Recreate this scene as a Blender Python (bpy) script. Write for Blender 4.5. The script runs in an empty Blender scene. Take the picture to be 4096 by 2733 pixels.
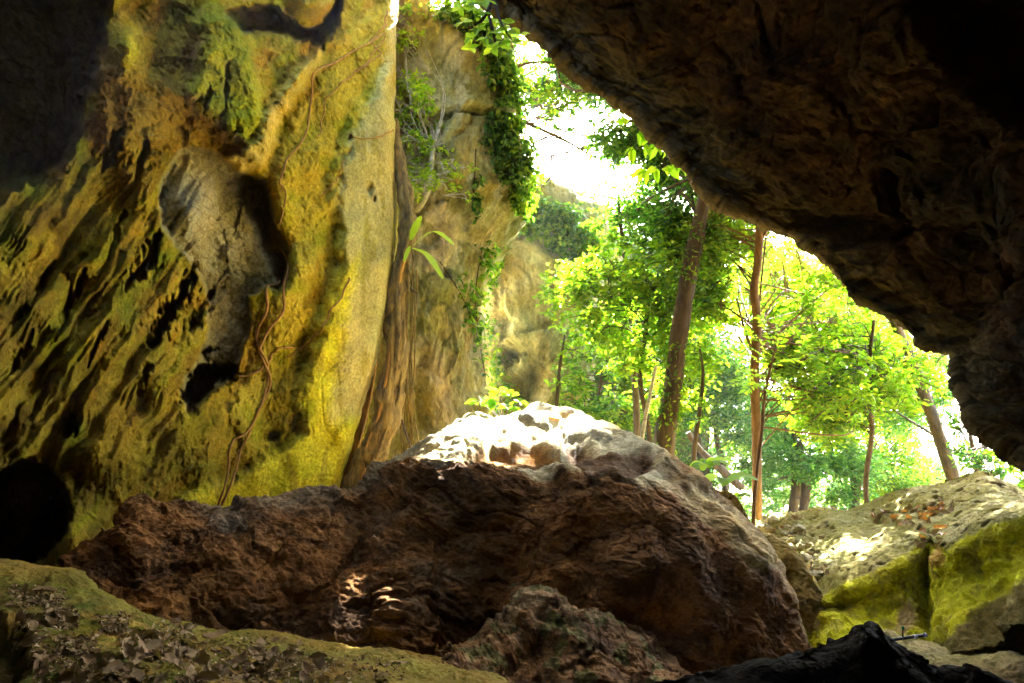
import bpy, math, random
import numpy as np
from mathutils import Vector, Matrix
from mathutils.bvhtree import BVHTree

random.seed(7)
rng = np.random.default_rng(11)
S = bpy.context.scene
COL = S.collection

# ------------------------------------------------------------------ camera
PITCH = math.radians(15.0)
CAMZ = 1.5
FPX = 1024 * 24.0 / 36.0
cam_d = bpy.data.cameras.new("camera")
cam = bpy.data.objects.new("camera", cam_d)
COL.objects.link(cam)
cam.location = (0, 0, CAMZ)
cam.rotation_euler = (math.pi / 2 + PITCH, 0, 0)
cam_d.lens = 24.0
cam_d.sensor_width = 36.0
cam_d.clip_start = 0.05
cam_d.clip_end = 3000
S.camera = cam
# ------------------------------------------------------------------ sky and sun
SUN_EL = math.radians(47.0)
SUN_AZ = math.radians(17.0)          # towards +Y, a little to the right
w = bpy.data.worlds.new("World")
S.world = w
w.use_nodes = True
wn = w.node_tree.nodes
bg = wn["Background"]
sky = wn.new("ShaderNodeTexSky")
sky.sky_type = 'NISHITA'
sky.sun_disc = False
sky.sun_elevation = SUN_EL
sky.sun_rotation = SUN_AZ
sky.dust_density = 3.0
w.node_tree.links.new(sky.outputs[0], bg.inputs[0])
bg.inputs[1].default_value = 0.15
sd = bpy.data.lights.new("sun", 'SUN')
sd.energy = 5.0
sd.angle = math.radians(0.5)
sd.color = (1.0, 0.95, 0.86)
sun = bpy.data.objects.new("sun", sd)
COL.objects.link(sun)
SDIR = Vector((math.sin(SUN_AZ) * math.cos(SUN_EL), math.cos(SUN_AZ) * math.cos(SUN_EL), math.sin(SUN_EL)))
sun.rotation_euler = SDIR.to_track_quat('Z', 'Y').to_euler()
sun.location = SDIR * 60
# ------------------------------------------------------------------ exposure
S.view_settings.view_transform = 'Standard'
S.view_settings.look = 'None'
S.view_settings.gamma = 1
S.view_settings.exposure = 4.95
try:
    S.cycles.use_denoising = True
    S.cycles.denoiser = 'OPENIMAGEDENOISE'
    S.cycles.max_bounces = 8
    S.cycles.diffuse_bounces = 5
    S.cycles.transmission_bounces = 4
    S.cycles.transparent_max_bounces = 4
    S.cycles.sample_clamp_indirect = 6
except Exception:
    pass

# ------------------------------------------------------------------ helpers
CF = np.array([0, math.cos(PITCH), math.sin(PITCH)])
CX = np.array([1.0, 0, 0])
CU = np.array([0, -math.sin(PITCH), math.cos(PITCH)])
CC = np.array([0, 0, CAMZ])


def P(px, py, d):
    """a point of the place, d metres in front of the viewpoint"""
    px, py, d = np.broadcast_arrays(np.asarray(px, float), np.asarray(py, float), np.asarray(d, float))
    a = (px - 512) / FPX
    b = (341.5 - py) / FPX
    return CC + d[..., None] * (CF + a[..., None] * CX + b[..., None] * CU)


def PV(px, py, d):
    return Vector(P(px, py, d).tolist())


_perm = np.random.default_rng(5).permutation(256).astype(np.int64)
_perm = np.concatenate([_perm, _perm, _perm])
_grad = np.random.default_rng(6).normal(size=(256, 3))
_grad /= np.linalg.norm(_grad, axis=1)[:, None]
_gx, _gy, _gz = [np.ascontiguousarray(_grad[:, k], np.float32) for k in range(3)]
_perm = _perm.astype(np.int32)


def perlin(p):
    p = np.asarray(p, np.float32)
    sh = p.shape[:-1]
    p = p.reshape(-1, 3)
    out = np.empty(len(p), np.float32)
    for c0 in range(0, len(p), 16384):        # chunks that stay in the cache
        q = p[c0:c0 + 16384]
        fl = np.floor(q)
        i = fl.astype(np.int32) & 255
        f = q - fl
        u = f * f * f * (f * (f * 6 - 15) + 10)
        x, y, z = f[:, 0], f[:, 1], f[:, 2]
        ux, uy, uz = u[:, 0], u[:, 1], u[:, 2]

        def g(h, a, b, c):
            return _gx[h] * a + _gy[h] * b + _gz[h] * c
        A = _perm[i[:, 0]]
        B = _perm[i[:, 0] + 1]
        AA, AB, BA, BB = _perm[A + i[:, 1]], _perm[A + i[:, 1] + 1], _perm[B + i[:, 1]], _perm[B + i[:, 1] + 1]
        k = i[:, 2]
        x1, y1, z1 = x - 1, y - 1, z - 1

        def lz(H, a, b):
            v0 = g(_perm[H + k], a, b, z)
            return v0 + uz * (g(_perm[H + k + 1], a, b, z1) - v0)
        a0 = lz(AA, x, y)
        a1 = lz(AB, x, y1)
        b0 = lz(BA, x1, y)
        b1 = lz(BB, x1, y1)
        a0 += uy * (a1 - a0)
        b0 += uy * (b1 - b0)
        out[c0:c0 + 16384] = a0 + ux * (b0 - a0)
    return (out * 1.6).reshape(sh)


def fbm(p, oct=4, gain=0.5, lac=2.07):
    a, t = 1.0, 0
    p = np.array(p, float)
    for k in range(oct):
        t = t + a * perlin(p + 17.3 * k)
        p = p * lac
        a *= gain
    return t


def ridged(p, oct=4, gain=0.5):
    a, t = 1.0, 0
    p = np.array(p, float)
    for k in range(oct):
        t = t + a * (1 - 2 * np.abs(perlin(p + 9.1 * k)))
        p = p * 2.1
        a *= gain
    return t


_fr = np.random.default_rng(8).random((256, 3)).astype(np.float32)
_fd = np.random.default_rng(9).normal(size=(256, 3)).astype(np.float32)
_fd /= np.linalg.norm(_fd, axis=1)[:, None]


def chips(p, k=1.0):
    """broken rock: every cell of the stone is its own tilted plane, with sharp steps between cells"""
    p = np.asarray(p, np.float32)
    sh = p.shape[:-1]
    p = p.reshape(-1, 3)
    out = np.empty(len(p), np.float32)
    for c0 in range(0, len(p), 16384):
        q = p[c0:c0 + 16384]
        b = np.floor(q - 0.5).astype(np.int32)
        best = np.full(len(q), 1e9, np.float32)
        val = np.zeros(len(q), np.float32)
        for dx in (0, 1):
            for dy in (0, 1):
                for dz in (0, 1):
                    cx, cy, cz = (b[:, 0] + dx), (b[:, 1] + dy), (b[:, 2] + dz)
                    h = _perm[_perm[_perm[cx & 255] + (cy & 255)] + (cz & 255)]
                    r = q - (np.stack([cx, cy, cz], 1) + 0.15 + 0.7 * _fr[h])
                    d = (r * r).sum(1)
                    m = d < best
                    v = (r * _fd[h]).sum(1) + 0.35 * (_fr[h, 0] - .5)
                    best = np.where(m, d, best)
                    val = np.where(m, v, val)
        out[c0:c0 + 16384] = val
    return out.reshape(sh) * k


def fissure(p, w=0.03):
    return np.exp(-(perlin(p) / w) ** 2)


def wp(W, a=0.15, s=1.7):
    """a slightly warped place, so that fractures do not run straight"""
    return W + a * np.stack([perlin(W * s), perlin(W * s + 31), perlin(W * s + 57)], -1)


def sstep(a, b, x):
    t = np.clip((x - a) / (b - a), 0, 1)
    return t * t * (3 - 2 * t)


def sdf(px, py, poly):
    """distance to a polygon, positive inside"""
    d = np.full(px.shape, 1e9)
    ins = np.zeros(px.shape, bool)
    n = len(poly)
    for k in range(n):
        x0, y0 = poly[k]
        x1, y1 = poly[(k + 1) % n]
        ex, ey = x1 - x0, y1 - y0
        L = ex * ex + ey * ey + 1e-9
        t = np.clip(((px - x0) * ex + (py - y0) * ey) / L, 0, 1)
        d = np.minimum(d, np.hypot(px - x0 - t * ex, py - y0 - t * ey))
        if y0 != y1:
            c = ((y0 > py) != (y1 > py)) & (px < (x1 - x0) * (py - y0) / (y1 - y0) + x0)
            ins ^= c
    return np.where(ins, d, -d)


def mask(px, py, poly, soft=4, wob=3, scale=12, seed=0):
    q = np.stack([px / scale, py / scale, np.full(px.shape, 3.3 + seed)], -1)
    return sstep(-soft, soft, sdf(px, py, poly) + wob * fbm(q, 3))


def seg(px, py, x0, y0, x1, y1):
    ex, ey = x1 - x0, y1 - y0
    t = np.clip(((px - x0) * ex + (py - y0) * ey) / (ex * ex + ey * ey), 0, 1)
    return np.hypot(px - x0 - t * ex, py - y0 - t * ey), t


def tps(ctrl):
    """smooth sheet through control values (x, y, value)"""
    c = np.array(ctrl, float)
    X = c[:, :2] / 100
    n = len(X)
    r2 = ((X[:, None] - X[None]) ** 2).sum(-1)
    K = np.where(r2 > 0, 0.5 * r2 * np.log(r2 + 1e-12), 0) + 0.02 * np.eye(n)
    A = np.zeros((n + 3, n + 3))
    A[:n, :n] = K
    A[:n, n] = 1
    A[:n, n + 1:] = X
    A[n, :n] = 1
    A[n + 1:, :n] = X.T
    w_ = np.linalg.solve(A, np.concatenate([c[:, 2], [0, 0, 0]]))

    def f(px, py):
        q = np.stack([px, py], -1) / 100.0
        v = w_[n] + q[..., 0] * w_[n + 1] + q[..., 1] * w_[n + 2]
        for k in range(n):
            r = ((q - X[k]) ** 2).sum(-1)
            v = v + w_[k] * 0.5 * r * np.log(r + 1e-12)
        return v
    return f


def tag(o, label=None, cat=None, group=None, kind=None):
    if label:
        o['label'] = label
    if cat:
        o['category'] = cat
    if group:
        o['group'] = group
    if kind:
        o['kind'] = kind
    return o


def empty(name, loc, label, cat, group=None):
    o = bpy.data.objects.new(name, None)
    COL.objects.link(o)
    o.location = loc
    o.empty_display_size = 0.2
    return tag(o, label, cat, group)


def mesh_obj(name, V, F, mat, parent=None, smooth=True, color=None, origin=None):
    """V (n,3) world, F int array (m,k) or list of them"""
    V = np.asarray(V, float).reshape(-1, 3)
    if not isinstance(F, list):
        F = [F]
    F = [np.asarray(f, np.int64) for f in F if len(f)]
    if parent is not None:
        off = np.array(parent.location)
    elif origin is not None:
        off = np.array(origin, float)
    else:
        off = np.array([(V[:, 0].min() + V[:, 0].max()) / 2, (V[:, 1].min() + V[:, 1].max()) / 2, V[:, 2].min()])
    me = bpy.data.meshes.new(name)
    me.vertices.add(len(V))
    me.vertices.foreach_set("co", (V - off).ravel())
    loops = np.concatenate([f.ravel() for f in F])
    tot = np.concatenate([np.full(len(f), f.shape[1]) for f in F])
    start = np.concatenate([[0], np.cumsum(tot)[:-1]])
    me.loops.add(len(loops))
    me.loops.foreach_set("vertex_index", loops)
    me.polygons.add(len(tot))
    me.polygons.foreach_set("loop_start", start)
    me.polygons.foreach_set("loop_total", tot)
    me.polygons.foreach_set("use_smooth", np.full(len(tot), smooth))
    me.update(calc_edges=True)
    if color is not None:
        c = np.ones((len(V), 4))
        c[:, :3] = np.clip(color.reshape(-1, 3), 0, 1)
        at = me.color_attributes.new("Col", 'FLOAT_COLOR', 'POINT')
        at.data.foreach_set("color", c.ravel())
    me.materials.append(mat)
    o = bpy.data.objects.new(name, me)
    COL.objects.link(o)
    if parent is not None:
        o.parent = parent
    else:
        o.location = off
    return o


def grid_faces(nv, nu, wrap=False):
    a = np.arange(nv * nu).reshape(nv, nu)
    if wrap:
        a = np.concatenate([a, a[:, :1]], 1)
    return np.stack([a[:-1, :-1], a[1:, :-1], a[1:, 1:], a[:-1, 1:]], -1).reshape(-1, 4)


def normals(G):
    du = np.gradient(G, axis=1)
    dv = np.gradient(G, axis=0)
    n = np.cross(dv, du)
    return n / (np.linalg.norm(n, axis=-1, keepdims=True) + 1e-9)


def topix(G):
    r = G - CC
    d = r @ CF
    d = np.where(np.abs(d) < 1e-3, 1e-3, d)
    return 512 + FPX * (r @ CX) / d, 341.5 - FPX * (r @ CU) / d, d


def catmull(K, n):
    """K (k, ..., 3) -> n samples along axis 0"""
    K = np.asarray(K, float)
    k = len(K)
    t = np.linspace(0, k - 1 - 1e-9, n)
    i = t.astype(int)
    f = (t - i).reshape((-1,) + (1,) * (K.ndim - 1))
    p0 = K[np.maximum(i - 1, 0)]
    p1 = K[i]
    p2 = K[np.minimum(i + 1, k - 1)]
    p3 = K[np.minimum(i + 2, k - 1)]
    return 0.5 * (2 * p1 + (p2 - p0) * f + (2 * p0 - 5 * p1 + 4 * p2 - p3) * f ** 2 + (3 * p1 - p0 - 3 * p2 + p3) * f ** 3)


def dens(K, wts, n):
    """catmull with a share of rows for each interval"""
    K = np.asarray(K, float)
    wts = np.array(wts, float)
    c = np.concatenate([[0], np.cumsum(wts)]) / wts.sum()
    t = np.interp(np.linspace(0, 1, n), c, np.arange(len(K)))
    t = np.minimum(t, len(K) - 1 - 1e-9)
    i = t.astype(int)
    f = (t - i).reshape((-1,) + (1,) * (K.ndim - 1))
    p0 = K[np.maximum(i - 1, 0)]
    p1 = K[i]
    p2 = K[np.minimum(i + 1, len(K) - 1)]
    p3 = K[np.minimum(i + 2, len(K) - 1)]
    return 0.5 * (2 * p1 + (p2 - p0) * f + (2 * p0 - 5 * p1 + 4 * p2 - p3) * f ** 2 + (3 * p1 - p0 - 3 * p2 + p3) * f ** 3)


def mixc(c, m, col):
    return c * (1 - m[..., None]) + np.array(col) * m[..., None]


# ------------------------------------------------------------------ materials
def new_mat(name):
    m = bpy.data.materials.new(name)
    m.use_nodes = True
    nt = m.node_tree
    return m, nt, nt.nodes, nt.links, nt.nodes["Principled BSDF"]


def rock_mat(name, fine=22.0, bump=0.6, dist=0.03, var=0.35, speck=0.3, tintA=(1.1, 1.0, 0.8), tintB=(0.75, 0.8, 0.9), rough=0.88, stretch=(1, 1, 1), spec=0.12, rot=(0, 0, 0)):
    m, nt, N, L, b = new_mat(name)
    at = N.new("ShaderNodeAttribute")
    at.attribute_name = "Col"
    tc = N.new("ShaderNodeTexCoord")
    mp = N.new("ShaderNodeMapping")
    mp.vector_type = 'TEXTURE'
    mp.inputs['Rotation'].default_value = rot
    mp.inputs['Scale'].default_value = [1 / v for v in stretch]
    L.new(tc.outputs['Object'], mp.inputs[0])
    n1 = N.new("ShaderNodeTexNoise")
    n1.inputs['Scale'].default_value = 2.3
    n1.inputs['Detail'].default_value = 9
    n1.inputs['Roughness'].default_value = 0.68
    n2 = N.new("ShaderNodeTexNoise")
    n2.inputs['Scale'].default_value = fine
    n2.inputs['Detail'].default_value = 8
    n2.inputs['Roughness'].default_value = 0.8
    n3 = N.new("ShaderNodeTexNoise")
    n3.inputs['Scale'].default_value = 0.9
    n3.inputs['Detail'].default_value = 6
    vo = N.new("ShaderNodeTexVoronoi")
    vo.inputs['Scale'].default_value = fine * 0.55
    for n_ in (n1, n2, n3, vo):
        L.new(mp.outputs[0], n_.inputs['Vector'])
    # hue shift patches
    r1 = N.new("ShaderNodeValToRGB")
    r1.color_ramp.elements[0].position = 0.36
    r1.color_ramp.elements[0].color = (*tintB, 1)
    r1.color_ramp.elements[1].position = 0.64
    r1.color_ramp.elements[1].color = (*tintA, 1)
    L.new(n3.outputs[0], r1.inputs[0])
    mu = N.new("ShaderNodeMix")
    mu.data_type = 'RGBA'
    mu.blend_type = 'MULTIPLY'
    mu.inputs[0].default_value = 1
    L.new(at.outputs[0], mu.inputs[6])
    L.new(r1.outputs[0], mu.inputs[7])
    # value variation
    mr = N.new("ShaderNodeMapRange")
    mr.inputs['From Min'].default_value = 0.3
    mr.inputs['From Max'].default_value = 0.7
    mr.inputs['To Min'].default_value = 1 - var
    mr.inputs['To Max'].default_value = 1 + var
    L.new(n1.outputs[0], mr.inputs[0])
    mr2 = N.new("ShaderNodeMapRange")
    mr2.inputs['From Min'].default_value = 0.3
    mr2.inputs['From Max'].default_value = 0.62
    mr2.inputs['To Min'].default_value = 1 - speck
    mr2.inputs['To Max'].default_value = 1 + speck * 0.5
    L.new(n2.outputs[0], mr2.inputs[0])
    mm = N.new("ShaderNodeMath")
    mm.operation = 'MULTIPLY'
    L.new(mr.outputs[0], mm.inputs[0])
    L.new(mr2.outputs[0], mm.inputs[1])
    mv = N.new("ShaderNodeVectorMath")
    mv.operation = 'SCALE'
    L.new(mu.outputs[2], mv.inputs[0])
    L.new(mm.outputs[0], mv.inputs['Scale'])
    L.new(mv.outputs[0], b.inputs['Base Color'])
    # bump
    ad = N.new("ShaderNodeMath")
    ad.operation = 'MULTIPLY_ADD'
    ad.inputs[1].default_value = 1.6
    L.new(n1.outputs[0], ad.inputs[0])
    L.new(n2.outputs[0], ad.inputs[2])
    ad2 = N.new("ShaderNodeMath")
    ad2.operation = 'MULTIPLY_ADD'
    ad2.inputs[1].default_value = 0.5
    L.new(vo.outputs[0], ad2.inputs[0])
    L.new(ad.outputs[0], ad2.inputs[2])
    bu = N.new("ShaderNodeBump")
    bu.inputs['Strength'].default_value = bump
    bu.inputs['Distance'].default_value = dist
    L.new(ad2.outputs[0], bu.inputs['Height'])
    L.new(bu.outputs[0], b.inputs['Normal'])
    b.inputs['Roughness'].default_value = rough
    b.inputs['Specular IOR Level'].default_value = spec
    return m


def leaf_mat(name, ca, cb, cc, trans=0.55, rough=0.45, spec=0.4):
    m, nt, N, L, b = new_mat(name)
    geo = N.new("ShaderNodeNewGeometry")
    r = N.new("ShaderNodeValToRGB")
    r.color_ramp.elements[0].position = 0
    r.color_ramp.elements[0].color = (*ca, 1)
    r.color_ramp.elements[1].position = 0.55
    r.color_ramp.elements[1].color = (*cb, 1)
    e = r.color_ramp.elements.new(0.97)
    e.color = (*cc, 1)
    L.new(geo.outputs['Random Per Island'], r.inputs[0])
    L.new(r.outputs[0], b.inputs['Base Color'])
    b.inputs['Roughness'].default_value = rough
    b.inputs['Specular IOR Level'].default_value = spec
    tr = N.new("ShaderNodeBsdfTranslucent")
    br = N.new("ShaderNodeVectorMath")
    br.operation = 'MULTIPLY'
    br.inputs[1].default_value = (1.6, 1.85, 0.7)
    L.new(r.outputs[0], br.inputs[0])
    L.new(br.outputs[0], tr.inputs[0])
    mx = N.new("ShaderNodeMixShader")
    mx.inputs[0].default_value = trans
    L.new(b.outputs[0], mx.inputs[1])
    L.new(tr.outputs[0], mx.inputs[2])
    L.new(mx.outputs[0], N["Material Output"].inputs[0])
    return m


def bark_mat(name, ca, cb, scale=6, stretch=(1, 1, 0.15), bump=0.7, bd=0.03):
    m, nt, N, L, b = new_mat(name)
    tc = N.new("ShaderNodeTexCoord")
    mp = N.new("ShaderNodeMapping")
    mp.inputs['Scale'].default_value = stretch
    L.new(tc.outputs['Object'], mp.inputs[0])
    n = N.new("ShaderNodeTexNoise")
    n.inputs['Scale'].default_value = scale
    n.inputs['Detail'].default_value = 9
    n.inputs['Roughness'].default_value = 0.7
    L.new(mp.outputs[0], n.inputs['Vector'])
    r = N.new("ShaderNodeValToRGB")
    r.color_ramp.elements[0].position = 0.35
    r.color_ramp.elements[0].color = (*ca, 1)
    r.color_ramp.elements[1].position = 0.65
    r.color_ramp.elements[1].color = (*cb, 1)
    L.new(n.outputs[0], r.inputs[0])
    L.new(r.outputs[0], b.inputs['Base Color'])
    bu = N.new("ShaderNodeBump")
    bu.inputs['Strength'].default_value = bump
    bu.inputs['Distance'].default_value = bd
    L.new(n.outputs[0], bu.inputs['Height'])
    L.new(bu.outputs[0], b.inputs['Normal'])
    b.inputs['Roughness'].default_value = 0.85
    return m


def plain_mat(name, c, rough=0.5):
    m, nt, N, L, b = new_mat(name)
    n = N.new("ShaderNodeTexNoise")
    n.inputs['Scale'].default_value = 60
    r = N.new("ShaderNodeValToRGB")
    r.color_ramp.elements[0].color = (*[x * 0.7 for x in c], 1)
    r.color_ramp.elements[1].color = (*[min(1, x * 1.3) for x in c], 1)
    L.new(n.outputs[0], r.inputs[0])
    L.new(r.outputs[0], b.inputs['Base Color'])
    b.inputs['Roughness'].default_value = rough
    return m


M_wall = rock_mat("cave_wall_rock", fine=21, bump=1.0, dist=0.05, var=0.3, speck=0.6, tintA=(1.12, 1.0, 0.7), tintB=(0.88, 0.92, 0.75))
M_roof = rock_mat("cave_roof_rock", fine=18, bump=1.0, dist=0.07, var=0.55, speck=0.65, tintA=(1.1, 0.9, 0.75), tintB=(0.8, 0.85, 0.85), stretch=(0.3, 0.8, 1.5), rot=(0, math.radians(36), 0))
M_boul = rock_mat("boulder_rock", fine=26, bump=1.0, dist=0.042, var=0.45, speck=0.7, tintA=(1.15, 0.95, 0.7), tintB=(0.85, 0.85, 0.85), stretch=(1, 1, 1.7))
M_cliff = rock_mat("cliff_rock", fine=13, bump=1.0, dist=0.09, var=0.35, speck=0.55, tintA=(1.08, 0.98, 0.85), tintB=(0.85, 0.95, 0.85), stretch=(1, 1, 0.5))
M_ledge = rock_mat("ledge_rock", fine=20, bump=0.9, dist=0.04, var=0.25, speck=0.5, tintA=(1.05, 1.0, 0.85), tintB=(0.9, 0.95, 0.85))
M_floor = rock_mat("floor_rock", fine=30, bump=0.9, dist=0.03, var=0.4, speck=0.4, tintA=(1.15, 0.95, 0.8), tintB=(0.8, 1.0, 0.75))
M_ground = rock_mat("forest_soil", fine=12, bump=0.9, dist=0.05)
M_leafY = leaf_mat("leaf_yellow_green", (0.07, 0.13, 0.008), (0.135, 0.255, 0.015), (0.28, 0.32, 0.02))
M_leafG = leaf_mat("leaf_green", (0.025, 0.08, 0.010), (0.09, 0.18, 0.015), (0.24, 0.29, 0.025))
M_leafD = leaf_mat("leaf_dark", (0.015, 0.06, 0.012), (0.05, 0.14, 0.02), (0.16, 0.24, 0.03), trans=0.45)
M_leafB = leaf_mat("leaf_blue_green", (0.03, 0.10, 0.04), (0.06, 0.15, 0.04), (0.14, 0.24, 0.05), trans=0.5)
M_leafL = leaf_mat("leaf_lime", (0.14, 0.26, 0.02), (0.28, 0.42, 0.03), (0.45, 0.5, 0.06))
M_bark = bark_mat("bark_brown", (0.03, 0.018, 0.010), (0.10, 0.062, 0.035), scale=9, bump=1.0, bd=0.06)
M_barkR = bark_mat("bark_reddish", (0.07, 0.032, 0.010), (0.22, 0.11, 0.035), scale=10, bump=1.0, bd=0.04)
M_barkP = bark_mat("bark_pale", (0.25, 0.22, 0.15), (0.6, 0.55, 0.45), stretch=(0.4, 0.4, 2.2))
M_fig = bark_mat("fig_bark", (0.035, 0.02, 0.004), (0.34, 0.22, 0.045), scale=9, stretch=(1, 1, .3), bump=1.0, bd=0.08)
M_root = bark_mat("root_bark", (0.20, 0.085, 0.012), (0.50, 0.25, 0.04), scale=12)
M_dead = leaf_mat("dead_leaf_brown", (0.06, 0.034, 0.014), (0.18, 0.115, 0.055), (0.36, 0.27, 0.16), trans=0.12, rough=0.75, spec=0.1)
M_rust = leaf_mat("dead_leaf_rust", (0.16, 0.05, 0.015), (0.35, 0.13, 0.04), (0.55, 0.3, 0.12), trans=0.3)
M_black = plain_mat("black_plastic", (0.012, 0.012, 0.013), 0.4)
M_green = plain_mat("green_plastic", (0.0, 0.45, 0.14), 0.35)
M_grey = plain_mat("grey_plastic", (0.35, 0.35, 0.35), 0.4)
M_clip = plain_mat("dark_rock_plain", (0.02, 0.017, 0.013), 0.95)


# ------------------------------------------------------------------ geometry: tubes and leaves
def tube(pts, rad, sides=8, knob=0.0, smooth_n=None, seed=0.0):
    pts = np.asarray(pts, float)
    rad = np.asarray(rad, float)
    if smooth_n:
        pts = catmull(pts, smooth_n)
        rad = np.interp(np.linspace(0, 1, smooth_n), np.linspace(0, 1, len(rad)), rad)
    n = len(pts)
    t = np.gradient(pts, axis=0)
    t /= np.linalg.norm(t, axis=1)[:, None] + 1e-9
    up = np.array([0.31, -0.9, 0.17])
    V = []
    a = np.linspace(0, 2 * np.pi, sides, endpoint=False)
    for i in range(n):
        up = up - t[i] * (up @ t[i])
        up /= np.linalg.norm(up) + 1e-9
        s = np.cross(t[i], up)
        ring = pts[i] + rad[i] * (np.cos(a)[:, None] * up + np.sin(a)[:, None] * s)
        V.append(ring)
    V = np.array(V)
    if knob:
        c = pts[:, None]
        q = V * (0.9 / max(rad.mean(), 0.01)) * 0.35 + seed
        V = c + (V - c) * (1 + knob * fbm(q, 3))[..., None]
    F = grid_faces(n, sides, wrap=True)
    V2 = V.reshape(-1, 3)
    e = len(V2)
    V2 = np.concatenate([V2, pts[:1], pts[-1:]])
    k = np.arange(sides)
    T1 = np.stack([np.full(sides, e), (k + 1) % sides, k], 1)
    o = (n - 1) * sides
    T2 = np.stack([np.full(sides, e + 1), o + k, o + (k + 1) % sides], 1)
    return V2, F, np.concatenate([T1, T2])


class Geo:
    def __init__(s):
        s.V, s.Q, s.T, s.n = [], [], [], 0

    def add(s, V, Q=None, T=None):
        s.V.append(V)
        if Q is not None and len(Q):
            s.Q.append(np.asarray(Q) + s.n)
        if T is not None and len(T):
            s.T.append(np.asarray(T) + s.n)
        s.n += len(V)

    def tube(s, *a, **k):
        V, Q, T = tube(*a, **k)
        s.add(V, Q, T)

    def obj(s, name, mat, parent=None, smooth=True, origin=None):
        F = []
        if s.Q:
            F.append(np.concatenate(s.Q))
        if s.T:
            F.append(np.concatenate(s.T))
        return mesh_obj(name, np.concatenate(s.V), F, mat, parent, smooth, origin=origin)


def leaves(C, N, T, size, wid=0.42, fold=0.12):
    """many leaves: C bases, N normals, T tip directions, size lengths"""
    C = np.asarray(C, float)
    n = len(C)
    size = np.broadcast_to(np.asarray(size, float), (n,))[:, None]
    T = T - N * (N * T).sum(1, keepdims=True)
    T /= np.linalg.norm(T, axis=1, keepdims=True) + 1e-9
    B = np.cross(N, T)
    prof = [(0, 0, 0), (0.28, wid, fold), (0.68, wid * 0.8, fold * 0.7), (1.0, 0, -0.10), (0.68, -wid * 0.8, fold * 0.7), (0.28, -wid, fold)]
    V = np.stack([C + size * (a * T + b * 0.5 * 1.0 * B + c * N) for a, b, c in prof], 1)
    base = np.arange(n)[:, None] * 6
    Q = np.concatenate([base + np.array([0, 1, 2, 3]), base + np.array([0, 3, 4, 5])])
    return V.reshape(-1, 3), Q


def unit(v):
    return v / (np.linalg.norm(v, axis=-1, keepdims=True) + 1e-9)


def spray(center, rad, n, size, flat=0.65, droop=0.25, rg=rng, per=9):
    """leaf clump: twigs radiating from the centre carrying alternate leaves"""
    nt = max(1, n // per)
    dirs = unit(rg.normal(size=(nt, 3)) * np.array([1, 1, flat]))
    starts = np.array(center) + dirs * (rad * rg.uniform(0.05, 0.6, (nt, 1)))
    d2 = unit(dirs + 0.5 * rg.normal(size=(nt, 3)) * np.array([1, 1, 0.5]) - np.array([0, 0, droop]))
    t = np.linspace(0.0, 1.0, per)[None, :, None]
    L = rad * rg.uniform(0.3, 0.65, (nt, 1, 1))
    C = starts[:, None] + d2[:, None] * t * L + rg.normal(size=(nt, per, 3)) * size * 0.18
    side = unit(np.cross(d2, [0, 0, 1.0]))
    sg = np.where(np.arange(per) % 2, 1.0, -1.0)[None, :, None]
    T = d2[:, None] * 0.6 + side[:, None] * sg * 0.9 + rg.normal(size=(nt, per, 3)) * 0.35
    T[..., 2] -= droop
    N = np.array([0, 0, 1.0]) + rg.normal(size=(nt, per, 3)) * 0.55
    C, T, N = C.reshape(-1, 3), unit(T.reshape(-1, 3)), unit(N.reshape(-1, 3))
    return leaves(C, N, T, size * rg.uniform(0.6, 1.25, len(C)))


# ------------------------------------------------------------------ left cave wall
WALL_EDGE = [(-420, 470), (-250, 455), (-120, 425), (-40, 402), (0, 398), (60, 396), (110, 395), (160, 395), (200, 397), (240, 398), (280, 392), (330, 385), (370, 374), (410, 362), (450, 351), (500, 336), (560, 325), (720, 315)]
wall_base = tps([
    (395, -300, 11.5), (300, -300, 9.5), (100, -300, 7), (-200, -300, 5), (-500, -300, 4),
    (395, 0, 12.2), (330, 0, 11), (250, 0, 9.8), (150, 0, 8.4), (0, 0, 7.2), (-200, 0, 5.2), (-500, 0, 4),
    (395, 200, 12.4), (340, 200, 11.3), (270, 200, 10.4), (180, 200, 9.2), (80, 200, 7.9), (0, 200, 7.0), (-200, 200, 5.2), (-500, 200, 3.9),
    (380, 350, 12.3), (330, 350, 11.4), (260, 350, 10.4), (180, 350, 9.2), (80, 350, 7.7), (0, 350, 6.7), (-200, 350, 5.1),
    (350, 460, 12.2), (300, 500, 11.4), (220, 500, 10.2), (140, 500, 8.8), (60, 500, 7.6), (0, 500, 6.8), (-200, 500, 5.2), (-500, 500, 4),
    (320, 700, 11.5), (200, 700, 9.5), (0, 700, 6.8), (-200, 700, 5.4), (-500, 700, 4.2)])

VOID = [(-60, -60), (96, -60), (108, 0), (103, 28), (101, 45), (94, 72), (82, 108), (78, 130), (65, 157), (45, 174), (11, 186), (-20, 192), (-60, 190)]
TOPREC = [(226, 11), (271, 6), (289, 20), (307, 29), (322, 24), (334, 4), (336, -30), (344, -30), (341, 10), (338, 26), (322, 47), (307, 40), (271, 31), (244, 33)]
NICHE = [(181, 150), (192, 147), (210, 150), (226, 160), (241, 173), (253, 176), (264, 180), (271, 199), (273, 217), (276, 230), (288, 246), (289, 262), (287, 280), (278, 290), (268, 286), (258, 292), (250, 297), (252, 322), (244, 345), (237, 362), (234, 378), (215, 388), (204, 398), (195, 409), (187, 411), (181, 388), (186, 376), (199, 360), (208, 337), (208, 300), (200, 275), (190, 258), (175, 245), (163, 226), (159, 199), (163, 177)]
NICHE_DK = [(235, 182), (253, 177), (268, 184), (273, 205), (274, 225), (284, 246), (288, 262), (286, 280), (279, 288), (274, 262), (262, 238), (254, 215), (244, 200)]
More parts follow.
